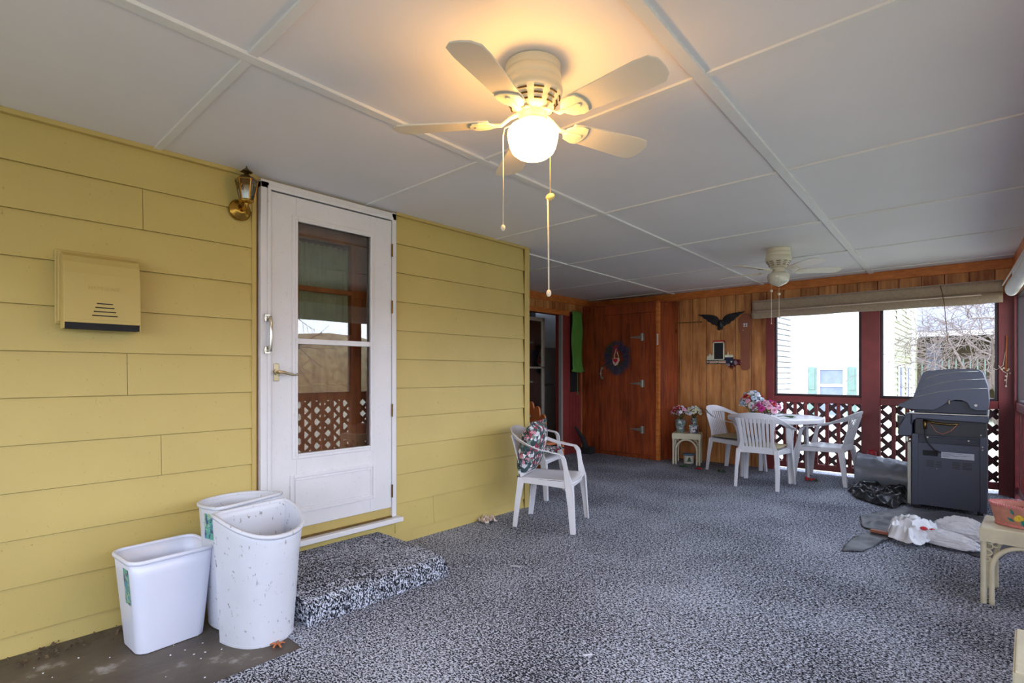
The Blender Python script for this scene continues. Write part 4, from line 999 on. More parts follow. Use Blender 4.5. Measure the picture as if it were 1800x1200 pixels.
b = MB(); b.tube([(-4.425, FY - .008, 1.16), (-4.425, FY - .035, 1.175), (-4.425, FY - .045, 1.23), (-4.425, FY - .035, 1.285), (-4.425, FY - .008, 1.30)], .009, 8); b.box(-4.445, -4.405, FY - .012, FY - .006, 1.14, 1.175); b.box(-4.445, -4.405, FY - .012, FY - .006, 1.285, 1.32); b.tube([(-4.48, FY - .01, 1.22), (-4.42, FY - .012, 1.23)], .006, 6)
b.build('handle', 'steel', dob, smooth='auto')

t = thing('lavender_wreath', 'dried lavender wreath with a red heart, hanging on the cabinet door', 'wreath', (-4.135, FY - .03, 1.46))
random.seed(21)
for nm, mt, cnt in (('lavender_sprigs', 'lav', 420), ('green_sprigs', 'twig', 200), ('leafy_sprigs', 'leaf', 50)):
    b = MB()
    for i in range(cnt):
        a = random.uniform(0, 2 * PI); r0 = random.uniform(.09, .165); L = random.uniform(.05, .11); da = random.uniform(-.6, .6)
        p = Vector((r0 * math.cos(a) * .95, random.uniform(-.045, .005), r0 * math.sin(a) * 1.12))
        d = Vector((math.cos(a + da), random.uniform(-.35, .1), math.sin(a + da))) * L
        b.tube([p, p + d * .5 + Vector((0, -.004, 0)), p + d], [.0018, .0045, .002], 4)
    o = b.build(nm, mt, t); o['kind'] = 'stuff'
b = MB(); b.tube([(.0, -.05, .13), (-.03, -.055, .02), (-.02, -.055, -.03)], .006, 6); b.tube([(.0, -.05, .13), (.045, -.055, .01)], .006, 6)
b.prism([(-.055, -.02), (-.05, -.085), (-.01, -.125), (.03, -.10), (.06, -.04), (.05, .0), (0, -.01), (-.03, .0)], -.062, -.05, 'y'); b.build('lace_trim', 'lace', t, bev=.003)
b = MB(); b.prism([(0, -.085), (-.035, -.045), (-.036, -.02), (-.018, -.01), (0, -.022), (.018, -.01), (.036, -.02), (.035, -.045)], -.075, -.06, 'y'); b.build('red_heart', 'f_red', t, bev=.004, label='red cloth heart')
b = MB()
for (x, z, a) in ((-.03, .16, 2.3), (.03, .16, .8), (-.03, .10, 3.7), (.025, .10, 5.5), (0, .185, 1.5)):
    b.add([(0, -.05, .135), (x + .02 * math.sin(a), -.065, z + .02), (x * 1.6, -.055, z), (x - .01, -.06, z - .02)], [(0, 1, 2, 3)])
b.build('ribbon_bow', 'f_red', t, solid=.003)

# plaques on the plank wall
t = thing('eagle_plaque', 'black metal eagle plaque with spread wings on the plank wall', 'wall decoration', (-2.765, BY - .03, 1.93))
def wing(s):
    up = [(0.015, .02), (.05, .075), (.10, .10), (.17, .112), (.24, .118), (.315, .122)]
    lo = [(.315, .112), (.26, .092), (.235, .062), (.20, .045), (.175, .012), (.14, .0), (.115, -.030), (.08, -.036), (.05, -.06), (.015, -.05)]
    return [(s * x, z) for x, z in up + lo]
for s in (-1, 1):
    b = MB(); pl = wing(s); b.prism(pl, -.006, .006, 'y')
    for i in range(7):
        x0_, z0_ = .03 + i * .035, .03 + i * .012; b.tube([(s * x0_, -.008, z0_ + .02), (s * (x0_ + .045), -.010, z0_ + .0)], .004, 5)
    b.build('wing', 'black', t, bev=.002)
b = MB(); b.ball((0, -.01, -.03), .04, 14, 10, (.9, .6, 1.5)); b.ball((.03, -.02, .0), .020, 10, 8, (1.3, .8, 1)); b.tube([(.045, -.02, 0), (.07, -.02, -.012)], [.010, .003], 8)
b.prism([(-.04, -.06), (.03, -.06), (.02, -.11), (0, -.085), (-.02, -.115), (-.05, -.10)], -.008, .004, 'y'); b.build('body', 'black', t, smooth='auto')
t = thing('clock_plaque', 'navy and white village plaque with a tall panel hanging below the eagle', 'wall decoration', (-2.775, BY - .025, 1.36))
b = MB(); b.box(-.185, .185, -.01, .015, 0, .05); b.box(-.085, .06, -.01, .015, .05, .31); b.build('navy_base', 'navy', t, bev=.002)
b = MB()
for x in (-.145, -.02):
    for z in (.010, .030): b.box(x, x + .10, -.014, -.009, z, z + .010)
for x in (-.165, -.035, .155):
    pts = [(x + (.016 if i % 2 == 0 else .007) * math.sin(i * PI / 5), .025 + (.016 if i % 2 == 0 else .007) * math.cos(i * PI / 5)) for i in range(10)]; b.prism(pts, -.015, -.009, 'y')
b.box(-.095, -.08, -.016, -.008, .05, .30); b.box(.045, .062, -.016, -.008, .05, .30); b.box(-.095, .062, -.016, -.008, .285, .30); b.box(-.09, .062, -.016, -.008, .05, .062)
for x, hh in ((-.18, .045), (-.15, .07), (-.12, .055)): b.prism([(x, .05), (x + .027, .05), (x + .027, .05 + hh), (x + .013, .07 + hh), (x, .05 + hh)], -.012, .004, 'y')
b.box(.065, .175, -.010, .006, .085, .112); b.prism([(.10, .112), (.118, .112), (.112, .15), (.106, .16)], -.01, .004, 'y')
for i in range(8): b.box(.068 + i * .0135, .075 + i * .0135, -.012, .004, .112, .120)
b.build('white_cutouts', 'f_cream', t)
b = MB()
for x in (-.145, -.02): b.box(x, x + .10, -.0135, -.009, .020, .030)
b.box(-.095, .062, -.018, -.008, .30, .318); b.build('red_stripes', 'f_red', t)
b = MB(); b.box(.068, .172, -.008, .008, .05, .085); b.build('fence_panel', 'navy', t)
b = MB(); b.box(-.075, .042, -.013, -.0105, .065, .283); b.build('dark_panel', 'blackp', t)
b = MB(); b.tube([(0, 0, .33), (0, .005, .42)], .002, 5); b.build('hanging_wire', 'brassd', t)
b = MB(); random.seed(12)
for i in range(12):
    a = R(-20 - i * 11); L = .10 + .06 * random.random(); c_, s_ = math.cos(a), math.sin(a)
    b.add([(0, -.005, 0), (c_ * L * .6 - s_ * .018, -.03, s_ * L * .6 + c_ * .018), (c_ * L, -.02, s_ * L), (c_ * L * .6 + s_ * .018, -.008, s_ * L * .6 - c_ * .018)], [(0, 1, 2, 3)])
tag(b.build('ribbon_spray', multi('striped_ribbon', [(110, 24, 38), (130, 30, 44), (190, 170, 175), (40, 34, 70), (96, 20, 34)], 30), loc=(-2.60, BY - .005, 1.42), solid=.002), 'dark red and navy ribbon spray hanging beside the village plaque', 'ribbon')
t = thing('hanging_board', 'long reddish board with a round top, hanging on the plank wall', 'wall decoration', (-2.445, BY - .02, 1.27))
b = MB(); pl = [(-.058, .06), (-.05, .02), (-.025, .0), (.025, .0), (.05, .02), (.058, .06), (.058, .47), (.085, .55), (.085, .68), (.04, .75), (-.04, .75), (-.085, .68), (-.085, .55), (-.058, .47)]
b.prism(pl, -.006, .018, 'y'); b.build('board_panel', 'board', t, bev=.004)
b = MB()
for x in (-.022, .008): b.box(x, x + .022, -.010, -.005, .60, .622); b.prism([(x, .575), (x + .022, .575), (x + .018, .595), (x + .004, .595)], -.010, -.005, 'y')
b.ball((-.025, -.006, .53), .006, 6, 4); b.build('white_shapes', 'white', t)
b = MB(); b.tube([(-3.385, 7.22, 1.80), (-3.385, 7.22, 1.94), (-3.37, 7.225, 1.952), (-3.05, BY - .015, 1.950)], .0065, 8); b.ball((-3.05, BY - .01, 1.95), .012, 8, 6)
tag(b.build('iron_hook', 'brassd', smooth=True), 'rusty iron plant hook bracket projecting from the plank wall by the cabinet', 'hook')
# scalloped pine piece and dark tool beyond the wall corner
t = thing('scalloped_bench', 'orange pine bench end with a scalloped top, behind the chairs at the doorway', 'bench', (-4.05, 4.85, 0), R(-8))
b = MB()
pl = [(-.19, 0), (.19, 0), (.19, .66)]
for cx_, zz in ((.14, .70), (.04, .79), (-.07, .84), (-.17, .84)):
    for i in range(7):
        a = PI * i / 6; pl.append((cx_ + .045 * math.cos(a), zz + .05 * math.sin(a)))
b.prism(pl, -.012, .012, 'y'); b.build('scalloped_panel', 'scallop', t, bev=.003)
b = MB(); b.box(-.19, .16, .012, .34, .38, .41); b.build('seat', 'scallop', t, bev=.003)
for x in (-.17, .13):
    b = MB(); b.box(x, x + .03, .30, .33, 0, .38); b.build('leg', 'scallop', t)
b = MB(); b.tube([(-4.60, 6.76, .02), (-4.64, 6.68, .25), (-4.72, 6.60, .42)], [.05, .035, .015], 8); b.box(-4.68, -4.52, 6.70, 6.84, 0, .10)
tag(b.build('garden_broom', 'rubber', smooth='auto'), 'dark broom head leaning in the gap left of the wooden cabinet', 'broom')

# ------------------------------------------------------------------ woven blinds
def roll_blind(label, x0, x1, loc, rz, fabric='blind', r=.052):
    t = thing('woven_blind', label, 'blind', loc, rz)
    b = MB(); b.box(x0, x1, -.075, -.0, 2.150, 2.164); b.build('head_rail', 'blind_rail', t, bev=.002)
    b = MB(); n_ = 14
    b.grid(lambda u, v: (x0 + (x1 - x0) * u, -.078 - .004 * math.sin(v * 5), 2.155 - .135 * v), 60, 5); b.build('valance', fabric, t, smooth=True, solid=.004)
    b = MB()
    def rf(u, v):
        a = 2 * PI * v * 2.2; rr = r * (1 - .18 * v) * (1 + .05 * math.sin(u * 23 + v * 3))
        return (x0 + (x1 - x0) * u, -.085 + .1 * 0 - rr * math.sin(a) * .75, 1.985 + rr * math.cos(a) * 1.05)
    b.grid(rf, 60, 60); b.build('rolled_slats', fabric, t, smooth=True, solid=.003)
    for x in (x0, x1):
        pass
    b = MB(); b.lathe([(.002, -.002), (r * .72, -.002), (r * .72, .002), (.002, .002)], 16, cap=False); ends = []
    b.v = [(x0 + .004 + z, -.085 - x * .9, 1.985 + y) for x, y, z in b.v]; o_ = len(b.v); vs = list(b.v); fs = list(b.f); b.add([(x + (x1 - x0 - .008), y, z) for x, y, z in vs], fs)
    b.build('roll_end', fabric, t)
    b = MB(); b.tube([(x0 + .08, -.148, 2.012), (x1 - .16, -.148, 2.016)], .006, 6); b.build('bottom_batten', 'lace', t, smooth=True)
    return t
t = roll_blind('long tan woven roll-up blind raised above the two back openings', -2.315, .063, (0, BY - .06, 0), 0)
b = MB(); b.tube([(-.42, -.10, 2.15), (-.40, -.155, 2.05), (-.385, -.15, 1.95), (-.36, -.08, 1.55)], .0035, 5); b.build('lift_cord', 'brassd', t)
t = roll_blind('pale ribbed roll-up blind on the right wall, at the upper right edge', .80, 5.2, (CX, CY, 0), R(-87.2), 'blind_white', .06)
# wooden rod with beads on the corner post
t = thing('hanging_stick', 'thin wooden stick with a beaded string hanging on the red corner post', 'wind chime', (.085, BY - .04, 1.25))
b = MB(); b.tube([(0, 0, .0), (.008, 0, .36)], .008, 8); b.build('stick', 'scallop', t, smooth=True)
b = MB(); b.tube([(-.055, 0, .06), (-.02, -.01, -.0), (.01, -.01, -.02), (.0, -.01, -.16)], .003, 5)
for i, (x, z) in enumerate(((-.03, .02), (.012, .005), (.03, -.02), (0, -.05), (-.005, -.09), (0, -.15), (-.015, .03), (.02, .02))): b.ball((x, -.012, z), .009, 8, 6)
b.tube([(-.13, 0, .06), (-.07, 0, .015), (-.02, 0, .06), (0, 0, .22)], .002, 5); b.build('bead_string', 'cord', t, smooth=True)

# ------------------------------------------------------------------ gas grill
t = thing('gas_grill', 'dark charcoal gas grill seen side on, with its side shelf missing', 'grill', (0, 6.05, 0))
Lg = .95
body = [(-.558, .86), (-.036, .86), (-.036, .815), (-.05, .812)]
b = MB(); b.box(-.545, -.045, .012, Lg, .05, .62); b.build('cart_body', 'grill_d', t, bev=.006)
for xa, xb in ((-.56, -.512), (-.093, -.045)):
    b = MB(); b.box(xa, xb, 0, .03, .03, .68); b.build('side_frame', 'grill', t, bev=.004)
b = MB()
# side panel with an oval hole built as strips around the opening
X0, X1, Z0, Z1 = -.512, -.093, .04, .60; ox, oz, ow, oh = -.428, .512, .055, .024
b.box(X0, ox - ow, .006, .012, Z0, Z1); b.box(ox + ow, X1, .006, .012, Z0, Z1); b.box(ox - ow, ox + ow, .006, .012, Z0, oz - oh); b.box(ox - ow, ox + ow, .006, .012, oz + oh, Z1)
b.build('side_panel', 'grill', t)
b = MB()
for (xa, xb) in ((-.455, -.40), (-.385, -.345), (-.275, -.225), (-.205, -.145)):
    for i in range(5): b.box(xa, xb, .003, .007, .392 + i * .013, .398 + i * .013)
b.build('vent_louvres', 'blackp', t)
b = MB(); b.box(-.350, -.128, .003, .0065, .478, .532); b.build('rating_label', 'paper', t, label='silver rating label')
b = MB()
for i in range(5): b.box(-.342, -.342 + (.05 + .028 * ((i * 7) % 5)), .0020, .0032, .489 + i * .008, .4912 + i * .008)
b.box(-.20, -.15, .002, .0032, .512, .514)
b.build('label_print', 'grill', t)
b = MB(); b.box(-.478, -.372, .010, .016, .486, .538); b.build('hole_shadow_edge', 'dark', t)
b = MB(); b.box(-.512, -.093, .004, .016, .602, .66); b.box(-.512, -.093, .0, .02, .655, .672); b.box(-.3, -.11, .002, .006, .612, .632); b.build('cross_brace', 'grill_d', t, bev=.002)
b = MB(); b.box(-.545, -.05, .03, Lg, .66, .84); b.build('firebox', 'blackp', t, bev=.01)
b = MB(); b.prism([(-.555, .868), (-.558, .82), (-.56, .655), (-.65, .648), (-.665, .675), (-.66, .735), (-.60, .86)], 0, Lg, 'y'); b.build('control_panel', 'grill', t, bev=.01)
b = MB()
for i in range(4): b.tube([(-.634, .14 + i * .22, .80), (-.664, .14 + i * .22, .812)], .024, 14)
b.box(-.668, -.625, .01, .06, .765, .84)
b.build('control_knobs', 'blackp', t, smooth='auto')
b = MB(); b.prism([(-.562, .862), (-.036, .862), (-.034, .85), (-.036, .808), (-.05, .804), (-.52, .82), (-.545, .80), (-.562, .76)], -.015, .035, 'y'); b.build('side_rail', 'grill', t, bev=.008)
b = MB(); b.prism([(-.575, .863), (-.034, .863), (-.036, .872), (-.56, .874)], -.012, Lg, 'y'); b.build('deck_top', 'steel', t, bev=.002)
hood = [(-.662, .928), (-.655, .945), (-.585, .985), (-.552, 1.005), (-.49, 1.205), (-.478, 1.235), (-.45, 1.252), (-.30, 1.268), (-.16, 1.270), (-.10, 1.262), (-.072, 1.235), (-.040, 1.12), (-.032, 1.0), (-.036, .925), (-.048, .912), (-.12, .912), (-.155, .93), (-.175, .975), (-.21, .995), (-.26, .995), (-.30, .975), (-.355, .93), (-.40, .900), (-.54, .900), (-.60, .905)]
for ya, yb in ((-.006, .016), (Lg - .03, Lg - .01)):
    b = MB(); b.prism(hood, ya, yb, 'y'); b.build('hood_side', 'grill', t, bev=.004)
top = [(-.552, 1.005), (-.49, 1.205), (-.478, 1.235), (-.45, 1.252), (-.30, 1.268), (-.16, 1.270), (-.10, 1.262), (-.072, 1.235), (-.040, 1.12), (-.032, 1.0), (-.036, .93)]
b = MB(); inn = [(x * .97 - .008, .92 + (z - .92) * .965) for x, z in top]; b.prism(top + inn[::-1], .016, Lg - .03, 'y'); b.build('hood_shell', 'grill', t, smooth='auto')
b = MB(); b.prism([(-.545, .874), (-.045, .874), (-.045, .99), (-.545, .99)], .02, Lg - .04, 'y'); b.build('lower_hood', 'grill_d', t, bev=.006)
b = MB(); b.tube([(-.655, .04, .935), (-.655, Lg - .05, .935)], .012, 10); b.build('hood_handle', 'blackp', t, smooth=True)
b = MB()
for pts in ([(-.505, 1.145), (-.44, 1.19), (-.36, 1.222), (-.24, 1.243), (-.10, 1.248)], [(-.545, 1.045), (-.44, 1.115), (-.32, 1.155), (-.20, 1.175), (-.06, 1.182)], [(-.60, .985), (-.50, 1.025), (-.38, 1.062), (-.25, 1.088), (-.12, 1.10), (-.045, 1.102)]):
    b.tube([(x, -.006, z) for x, z in pts], .0022, 5)
b.build('embossed_lines', 'steel', t, smooth=True)
b = MB()
for (x, z, r_) in ((-.118, .955, .011), (-.445, .655, .007), (-.165, .645, .007), (-.085, .70, .006), (-.075, .60, .005), (-.075, .575, .005), (-.38, .38, .003)): b.tube([(x, -.002, z), (x, -.009, z)], r_, 10)
b.build('bolt_heads', 'steel', t)
b = MB(); b.tube([(-.295, -.008, .962), (-.295, -.012, .995)], .009, 8); b.build('rotisserie_notch', 'chrome', t)
b = MB(); b.tube([(-.48, .02, .805), (-.40, .018, .785), (-.28, .018, .775), (-.235, .018, .785)], .010, 8); b.tube([(-.47, .01, .80), (-.465, .008, .76), (-.465, .008, .73)], .012, 8); b.build('gas_manifold', 'brassd', t, smooth=True)
b = MB(); b.tube([(-.465, .006, .73), (-.462, .0, .66), (-.44, -.012, .60), (-.40, -.016, .55), (-.352, -.002, .525)], .0065, 8); b.build('gas_hose', 'rubber', t, smooth=True)
b = MB(); b.tube([(-.44, .012, .79), (-.41, .0, .755), (-.385, -.004, .71), (-.34, -.004, .69), (-.285, 0, .72), (-.24, .01, .78)], .003, 6); b.build('igniter_wire', 'board', t, smooth=True)
b = MB(); b.box(-.595, -.565, .02, Lg - .02, .03, .60); b.box(-.61, -.585, .02, .05, .60, .65); b.build('cart_door', 'steel', t, bev=.004, label='light grey front door edge')
for x in (-.52, -.09):
    for y in (.04, Lg - .06):
        b = MB(); b.box(x - .02, x + .02, y - .02, y + .02, .0, .05); b.build('foot', 'rubber', t)

# ------------------------------------------------------------------ vinyl covers and plastic bags on the floor
def rag(name, label, cat, pts, mat, amp=.03, fold=6.0, seed=0, base=.004, kind=None, hump=0.0, aniso=(1, 1), rough=1.0, nr=26, ns=150, ctr=None):
    """crumpled cloth: a closed outline filled with radial rings"""
    cx_ = ctr[0] if ctr else sum(p[0] for p in pts) / len(pts); cy_ = ctr[1] if ctr else sum(p[1] for p in pts) / len(pts)
    per = []; n = len(pts); L = [math.dist(pts[i], pts[(i + 1) % n]) for i in range(n)]; T = sum(L)
    for k in range(ns):
        d = T * k / ns; i = 0
        while d > L[i]: d -= L[i]; i += 1
        f = d / L[i]; per.append((pts[i][0] + (pts[(i + 1) % n][0] - pts[i][0]) * f, pts[i][1] + (pts[(i + 1) % n][1] - pts[i][1]) * f))
    def h(x, y, q):
        p = Vector((x * fold * aniso[0] + seed, y * fold * aniso[1], seed * 1.7))
        rdg = 1 - abs(noise.noise(p)) * 2.4; rd2 = 1 - abs(noise.noise(p * 2.3 + Vector((5, 2, 1)))) * 2.2
        e = min(1, (1 - q) * 5 + .25)
        return base + (amp * max(0, rdg) ** 1.6 + amp * .35 * rough * max(0, rd2)) * e + hump * max(0, 1 - q * q)
    b = MB()
    def f(u, v):
        q = .02 + .98 * v; px_, py_ = per[int(round(u * ns)) % ns]
        x = cx_ + (px_ - cx_) * q; y = cy_ + (py_ - cy_) * q
        j = amp * .5 * noise.noise(Vector((x * 7 + seed, y * 7, 3)))
        return (x + j, y + j, h(x, y, q))
    b.grid(f, ns, nr, wrap=True); o_ = len(b.v); b.add([], [])
    b.f.append(tuple(i * nr for i in range(ns)))
    return tag(b.build(name, mat, smooth=True, solid=.003), label, cat, kind=kind)
rag('grey_tarp', 'grey vinyl sheet spread flat on the carpet in front of the grill', 'tarp',
    [(-.79, 4.22), (-.66, 4.32), (-.61, 4.62), (-.50, 5.05), (-.30, 5.0), (-.10, 4.72), (.02, 4.72), (.12, 5.2), (.10, 6.02), (-.20, 6.03), (-.60, 6.02), (-.72, 5.75), (-.85, 5.35), (-.78, 5.0), (-.70, 4.95), (-.78, 4.6)], 'tarp', .026, 3.6, 2, ctr=(-.45, 5.4), nr=40, ns=260)
rag('black_cover', 'crumpled black vinyl cover heaped left of the grill', 'grill cover', [(-1.12, 6.40), (-1.0, 6.12), (-.80, 5.90), (-.68, 5.86), (-.64, 6.0), (-.64, 6.8), (-.9, 6.85), (-1.1, 6.75)], 'coverb', .075, 5.0, 7, nr=40, ns=220)
# barrel-like grey cover lying on its side with an open round end
b = MB()
def cov(u, v):
    a = PI * (1.30 * v - .15); r_ = .205 * (1 - .22 * u ** 2) * (1 + .05 * noise.noise(Vector((u * 4, v * 5, 2)))) * (1 + .10 * max(0, .15 - u) * 4)
    return (-1.12 + .49 * u, 6.93 - r_ * 1.0 * math.cos(a) - .06 * u, .13 + r_ * 1.0 * math.sin(a) + .012 * noise.noise(Vector((u * 9, v * 12, 7))))
b.grid(cov, 44, 44)
tag(b.build('grey_cover', 'cover', smooth=True, solid=.004), 'rounded grey vinyl cover lying open-ended between the table chair and the grill', 'grill cover')
t = thing('red_capped_lamp', 'small jar with a red cap on the floor against the red post', 'jar', (-1.03, 7.20, 0))
b = MB(); b.lathe([(.035, 0), (.042, .005), (.042, .24), (.036, .26), (.034, .275)], 20); b.build('jar_body', 'lampglass', t, smooth='auto')
b = MB(); b.lathe([(.042, .275), (.045, .28), (.045, .33), (.036, .35), (.015, .36), (.002, .362)], 20, cap=False); b.build('red_cap', 'capred', t, smooth='auto')
def poly_bag(name, label, loc, rz, lobes, seed):
    b = MB()
    def f(u, v):
        a = 2 * PI * u; ph = PI * v
        d = Vector((math.sin(ph) * math.cos(a), math.sin(ph) * math.sin(a), math.cos(ph)))
        sx_, sy_, sz_ = lobes
        n_ = 1 + .20 * noise.noise(d * 1.6 + Vector((seed, 0, 0))) + .10 * (1 - 2.5 * abs(noise.noise(Vector((d.x * 1.5, d.y * 5, d.z * 5)) + Vector((0, seed, 0))))) + .05 * (1 - 3 * abs(noise.noise(Vector((d.x * 4, d.y * 11, d.z * 11))))) + .03 * (1 - 3 * abs(noise.noise(d * 19))) 
        p = Vector((d.x * sx_, d.y * sy_, d.z * sz_)) * n_
        return (p.x, p.y, max(.004, p.z + sz_ * .55))
    b.grid(f, 110, 70, wrap=True)
    o = b.build(name, 'bag', loc=loc, rz=rz, smooth=True); return tag(o, label, 'plastic bag')
bagpts = [(-.455 + (.165 + .02 * math.sin(3 * a_ + 1)) * math.cos(a_), 4.90 + (.26 + .03 * math.sin(4 * a_)) * math.sin(a_)) for a_ in [2 * PI * i_ / 24 for i_ in range(24)]]
rag('plastic_bag', 'crumpled thin white plastic bag, the left one on the grey sheet', 'plastic bag', bagpts, 'bag', .055, 9.0, 6, base=.03, hump=.075, nr=60, ns=200)
poly_bag('plastic_bag', 'long filled white plastic bag, the rear one on the grey sheet', (-.175, 5.10, .02), R(-28), (.17, .12, .088), 4)
poly_bag('plastic_bag', 'narrow twisted white plastic bag, the front one on the grey sheet', (-.235, 4.82, .02), R(-18), (.155, .075, .060), 9)
b = MB(); b.ball((0, 0, 0), .022, 8, 6, (1.1, 1.2, .6)); b.ball((.05, .05, -.01), .014, 8, 6, (1.6, 1.0, .6)); tag(b.build('red_wrapper', 'f_red', loc=(-.375, 4.80, .118), smooth=True), 'small crumpled red wrapper resting on the white plastic bags', 'wrapper')
b = MB(); b.box(-.07, .06, -.016, .016, 0, .02); tag(b.build('brick_piece', 'board', loc=(-.63, 4.83, .022), rz=R(-5), bev=.002), 'short flat piece of red-brown wood beside the puffed plastic bag', 'wood piece')

# ------------------------------------------------------------------ outdoors
GZ = -.62
b = MB(); b.box(-60, 60, -40, 90, GZ - .2, GZ); struct('ground', b, 'grass')
def siding_prism(b, x0, x1, y0, y1, z0, z1, pitch, faces, gap=0.0):
    """box with overlapping horizontal laps on the chosen faces: 's' faces -y, 'e' faces +x"""
    b.box(x0 + .02, x1 - (.07 if gap else .02), y0 + .02, y1 - .02, z0, z1)
    z = z0
    while z < z1:
        zb = min(z + pitch, z1)
        if 's' in faces: b.prism([(y0 - .014, z), (y0 + .02, z), (y0 + .02, zb), (y0 + .004, zb)], x0, x1, 'x')
        if 'e' in faces: b.prism([(x1 - .02, z + gap), (x1 + .020, z + gap), (x1 - .004, zb), (x1 - .02, zb)], y0, y1, 'y')
        z += pitch
b = MB(); 
def house(name_label, cat='house'): return thing('neighbour_house', name_label, cat)
t = thing('house_wing', 'white vinyl sided wall of the house just outside the left back opening', 'house')
b = MB(); siding_prism(b, -7.5, -3.30, 7.6, 12.75, GZ, 5.5, .115, 'e', .024); b.build('siding', 'vinyl', t)
b = MB(); b.box(-3.40, -3.275, 12.72, 12.84, GZ, 5.5); b.build('corner_post', 'vinyl', t)
t = thing('neighbour_house', 'white sided house next door with green shutters', 'house')
b = MB(); siding_prism(b, -12.0, -2.23, 19.0, 26.0, GZ, 7.0, .125, 's'); b.build('front_siding', 'vinyl', t)
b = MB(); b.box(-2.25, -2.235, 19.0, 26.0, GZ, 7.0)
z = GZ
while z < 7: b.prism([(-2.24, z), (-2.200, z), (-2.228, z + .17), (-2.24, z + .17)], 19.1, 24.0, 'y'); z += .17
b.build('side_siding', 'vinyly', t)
b = MB(); b.box(-2.36, -2.18, 18.94, 19.12, GZ, 7.0); b.build('corner_board', 'vinyl', t)
b = MB(); b.box(-2.24, -2.12, 23.85, 23.98, GZ, 3.4); b.build('downspout', 'white', t)
w_ = MB(); frame_rect_ = lambda b, xa, xb, za, zb, w, ya, yb: (b.box(xa - w, xa, ya, yb, za - w, zb + w), b.box(xb, xb + w, ya, yb, za - w, zb + w), b.box(xa, xb, ya, yb, za - w, za), b.box(xa, xb, ya, yb, zb, zb + w))
frame_rect_(w_, -4.08, -3.45, -.10, 1.335, .07, 18.93, 19.0); w_.box(-4.08, -3.45, 18.94, 18.99, .80, .88); wn_ = w_.build('window', 'white', t)
b = MB(); b.box(-4.08, -3.45, 18.97, 18.98, -.10, 1.335); b.build('window_pane', 'winblue', wn_)
for (a, c) in ((-4.43, -4.19), (-3.34, -3.10)):
    b = MB(); b.box(a, c, 18.94, 18.99, -.15, 1.42); b.box(a + .04, c - .04, 18.925, 18.94, .70, 1.36); b.box(a + .04, c - .04, 18.925, 18.94, -.10, .60); b.build('shutter', 'shutter', t, bev=.006)
for (ya, yb, za, zb) in ((19.95, 20.5, 2.9, 4.6), (20.2, 21.0, -.1, 1.41), (22.3, 22.8, 3.2, 4.6), (22.2, 22.9, .3, 1.4)):
    b = MB(); b.box(-2.20, -2.16, ya - .08, ya, za - .08, zb + .08); b.box(-2.20, -2.16, yb, yb + .08, za - .08, zb + .08); b.box(-2.2, -2.16, ya, yb, zb, zb + .08); b.box(-2.2, -2.16, ya, yb, za - .08, za); f_ = b.build('side_window', 'white', t)
    b = MB(); b.box(-2.2, -2.18, ya, yb, za, zb); b.build('window_pane', 'winblue', f_)
t = thing('deck_house', 'distant house with a grey shingle roof and a raised wooden deck', 'house')
b = MB(); b.box(-3.5, 9.0, 29.5, 38, GZ, 2.9); b.build('house_wall', 'farwall', t)
b = MB(); b.prism([(26.6, 2.78), (26.6, 2.9), (33, 5.4), (39, 2.9), (39, 2.78)], -4.0, 9.5, 'x'); b.build('roof', 'roof', t)
b = MB(); b.box(-4.0, 9.5, 26.5, 26.62, 2.66, 2.86); b.build('gutter', 'white', t)
b = MB(); b.tube([(-2.2, 26.5, 2.7), (-2.5, 26.4, 2.45), (-2.62, 26.3, 2.35), (-2.62, 26.3, GZ)], .06, 8); b.build('downspout', 'white', t)
b = MB(); b.box(-3.4, 9.0, 26.8, 29.5, .80, 1.0); b.box(-3.4, 9.0, 26.75, 26.8, .62, 1.02); b.build('deck_floor', 'deck', t)
b = MB(); b.box(-3.4, 9.0, 26.75, 26.87, 1.78, 1.86); b.box(-3.4, 9.0, 26.78, 26.84, 1.06, 1.12)
b.build('deck_rail', 'deck', t)
for i in range(36):
    b = MB(); x = -3.2 + i * .21; b.box(x - .02, x + .02, 26.79, 26.83, 1.1, 1.8); b.build('deck_baluster', 'shutter', t)
for x in (-3.3, -1.5, .3, 2.1, 3.9, 5.7):
    b = MB(); b.box(x - .07, x + .07, 26.8, 26.94, GZ, 1.9 if x != .3 else 2.75); b.build('deck_post', 'deck', t)
for x in (-2.2, 2.4):
    b = MB(); b.box(x, x + .5, 29.44, 29.5, 1.0, 2.5); b.build('patio_window', 'winblue', t)
b = MB()
for x0_ in (-25, -12, 0, 12, 24): b.ball((x0_ + 2, 48 + (x0_ % 5), 1.0), 6.5, 18, 10, (1.5, .6, .75))
tag(b.build('winter_brush', 'brush', smooth=True), 'brown winter undergrowth on the far slope behind the houses', 'brush', kind='stuff')

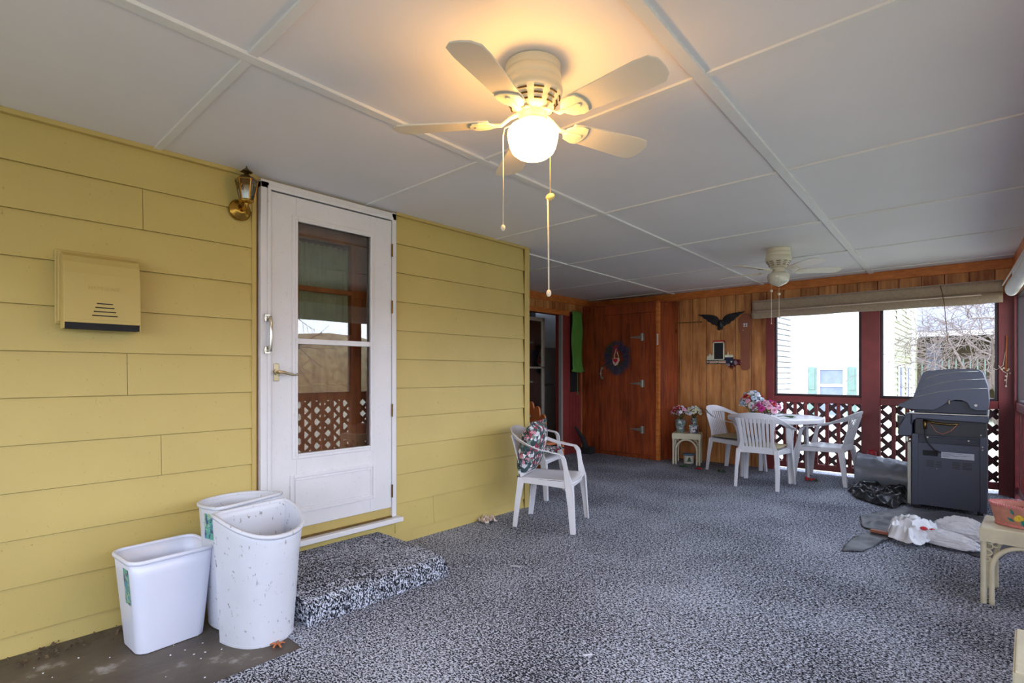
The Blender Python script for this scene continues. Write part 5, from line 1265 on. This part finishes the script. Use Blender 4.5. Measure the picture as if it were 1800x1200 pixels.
def bare_tree(label, loc, seed, h0=1.6, r0=.13, depth=6, lean=(0, 0), twig=1.0, group=None, n0=3):
    t = thing('bare_tree', label, 'tree', loc, 0, group); rnd = random.Random(seed)
    tr = MB(); br = MB()
    def grow(b, p, d, L, r, lev):
        n = 5; pts = [p]; dd = d.copy()
        for i in range(n):
            dd = (dd + Vector((rnd.uniform(-1, 1), rnd.uniform(-1, 1), rnd.uniform(-.8, .8) - (.12 if lev > 2 else 0))) * .20).normalized(); pts.append(pts[-1] + dd * L / n)
        b.tube(pts, [max(.0035, r * (1 - .45 * i / n)) for i in range(n + 1)], 6 if lev < 2 else 4)
        if lev >= depth: return
        for k in range(rnd.choice((2, 3, 3)) if lev else n0):
            i = rnd.randint(2, n); a = rnd.uniform(0, 2 * PI); sp = rnd.uniform(.5, 1.05)
            side = pts[i] - pts[i - 1]; o1 = side.orthogonal().normalized(); o2 = side.normalized().cross(o1)
            nd = (side.normalized() * math.cos(sp) + (o1 * math.cos(a) + o2 * math.sin(a)) * math.sin(sp)).normalized()
            grow(br, pts[i], nd, L * rnd.uniform(.62, .85), r * .52, lev + 1)
    grow(tr, Vector((0, 0, 0)), Vector((lean[0], lean[1], 1)).normalized(), h0, r0, 0)
    tr.build('trunk', 'bark', t, smooth=True); o = br.build('branches', 'bark', t); o['kind'] = 'stuff'
    return t
bare_tree('bare pale-branched tree outside the right back opening, behind the grill', (.35, 12.4, GZ), 11, 2.0, .075, 7, (-.30, -.05), n0=6)
bare_tree('bare tree on the lawn outside the right wall, nearest the porch', (7.5, 3.4, GZ), 5, 2.4, .16, 5, (0, 0), n0=4)
bare_tree('bare tree further out on the right lawn, behind the nearest one', (11.5, 6.8, GZ), 8, 2.8, .18, 5, (0, 0), n0=4)
b = MB()
for y0_ in (-14, -2, 10, 22): b.ball((34, y0_, 0), 6.0, 18, 10, (.6, 1.5, .75))
tag(b.build('winter_brush', 'brush', smooth=True), 'brown winter undergrowth beyond the lawn on the right side', 'brush', kind='stuff')
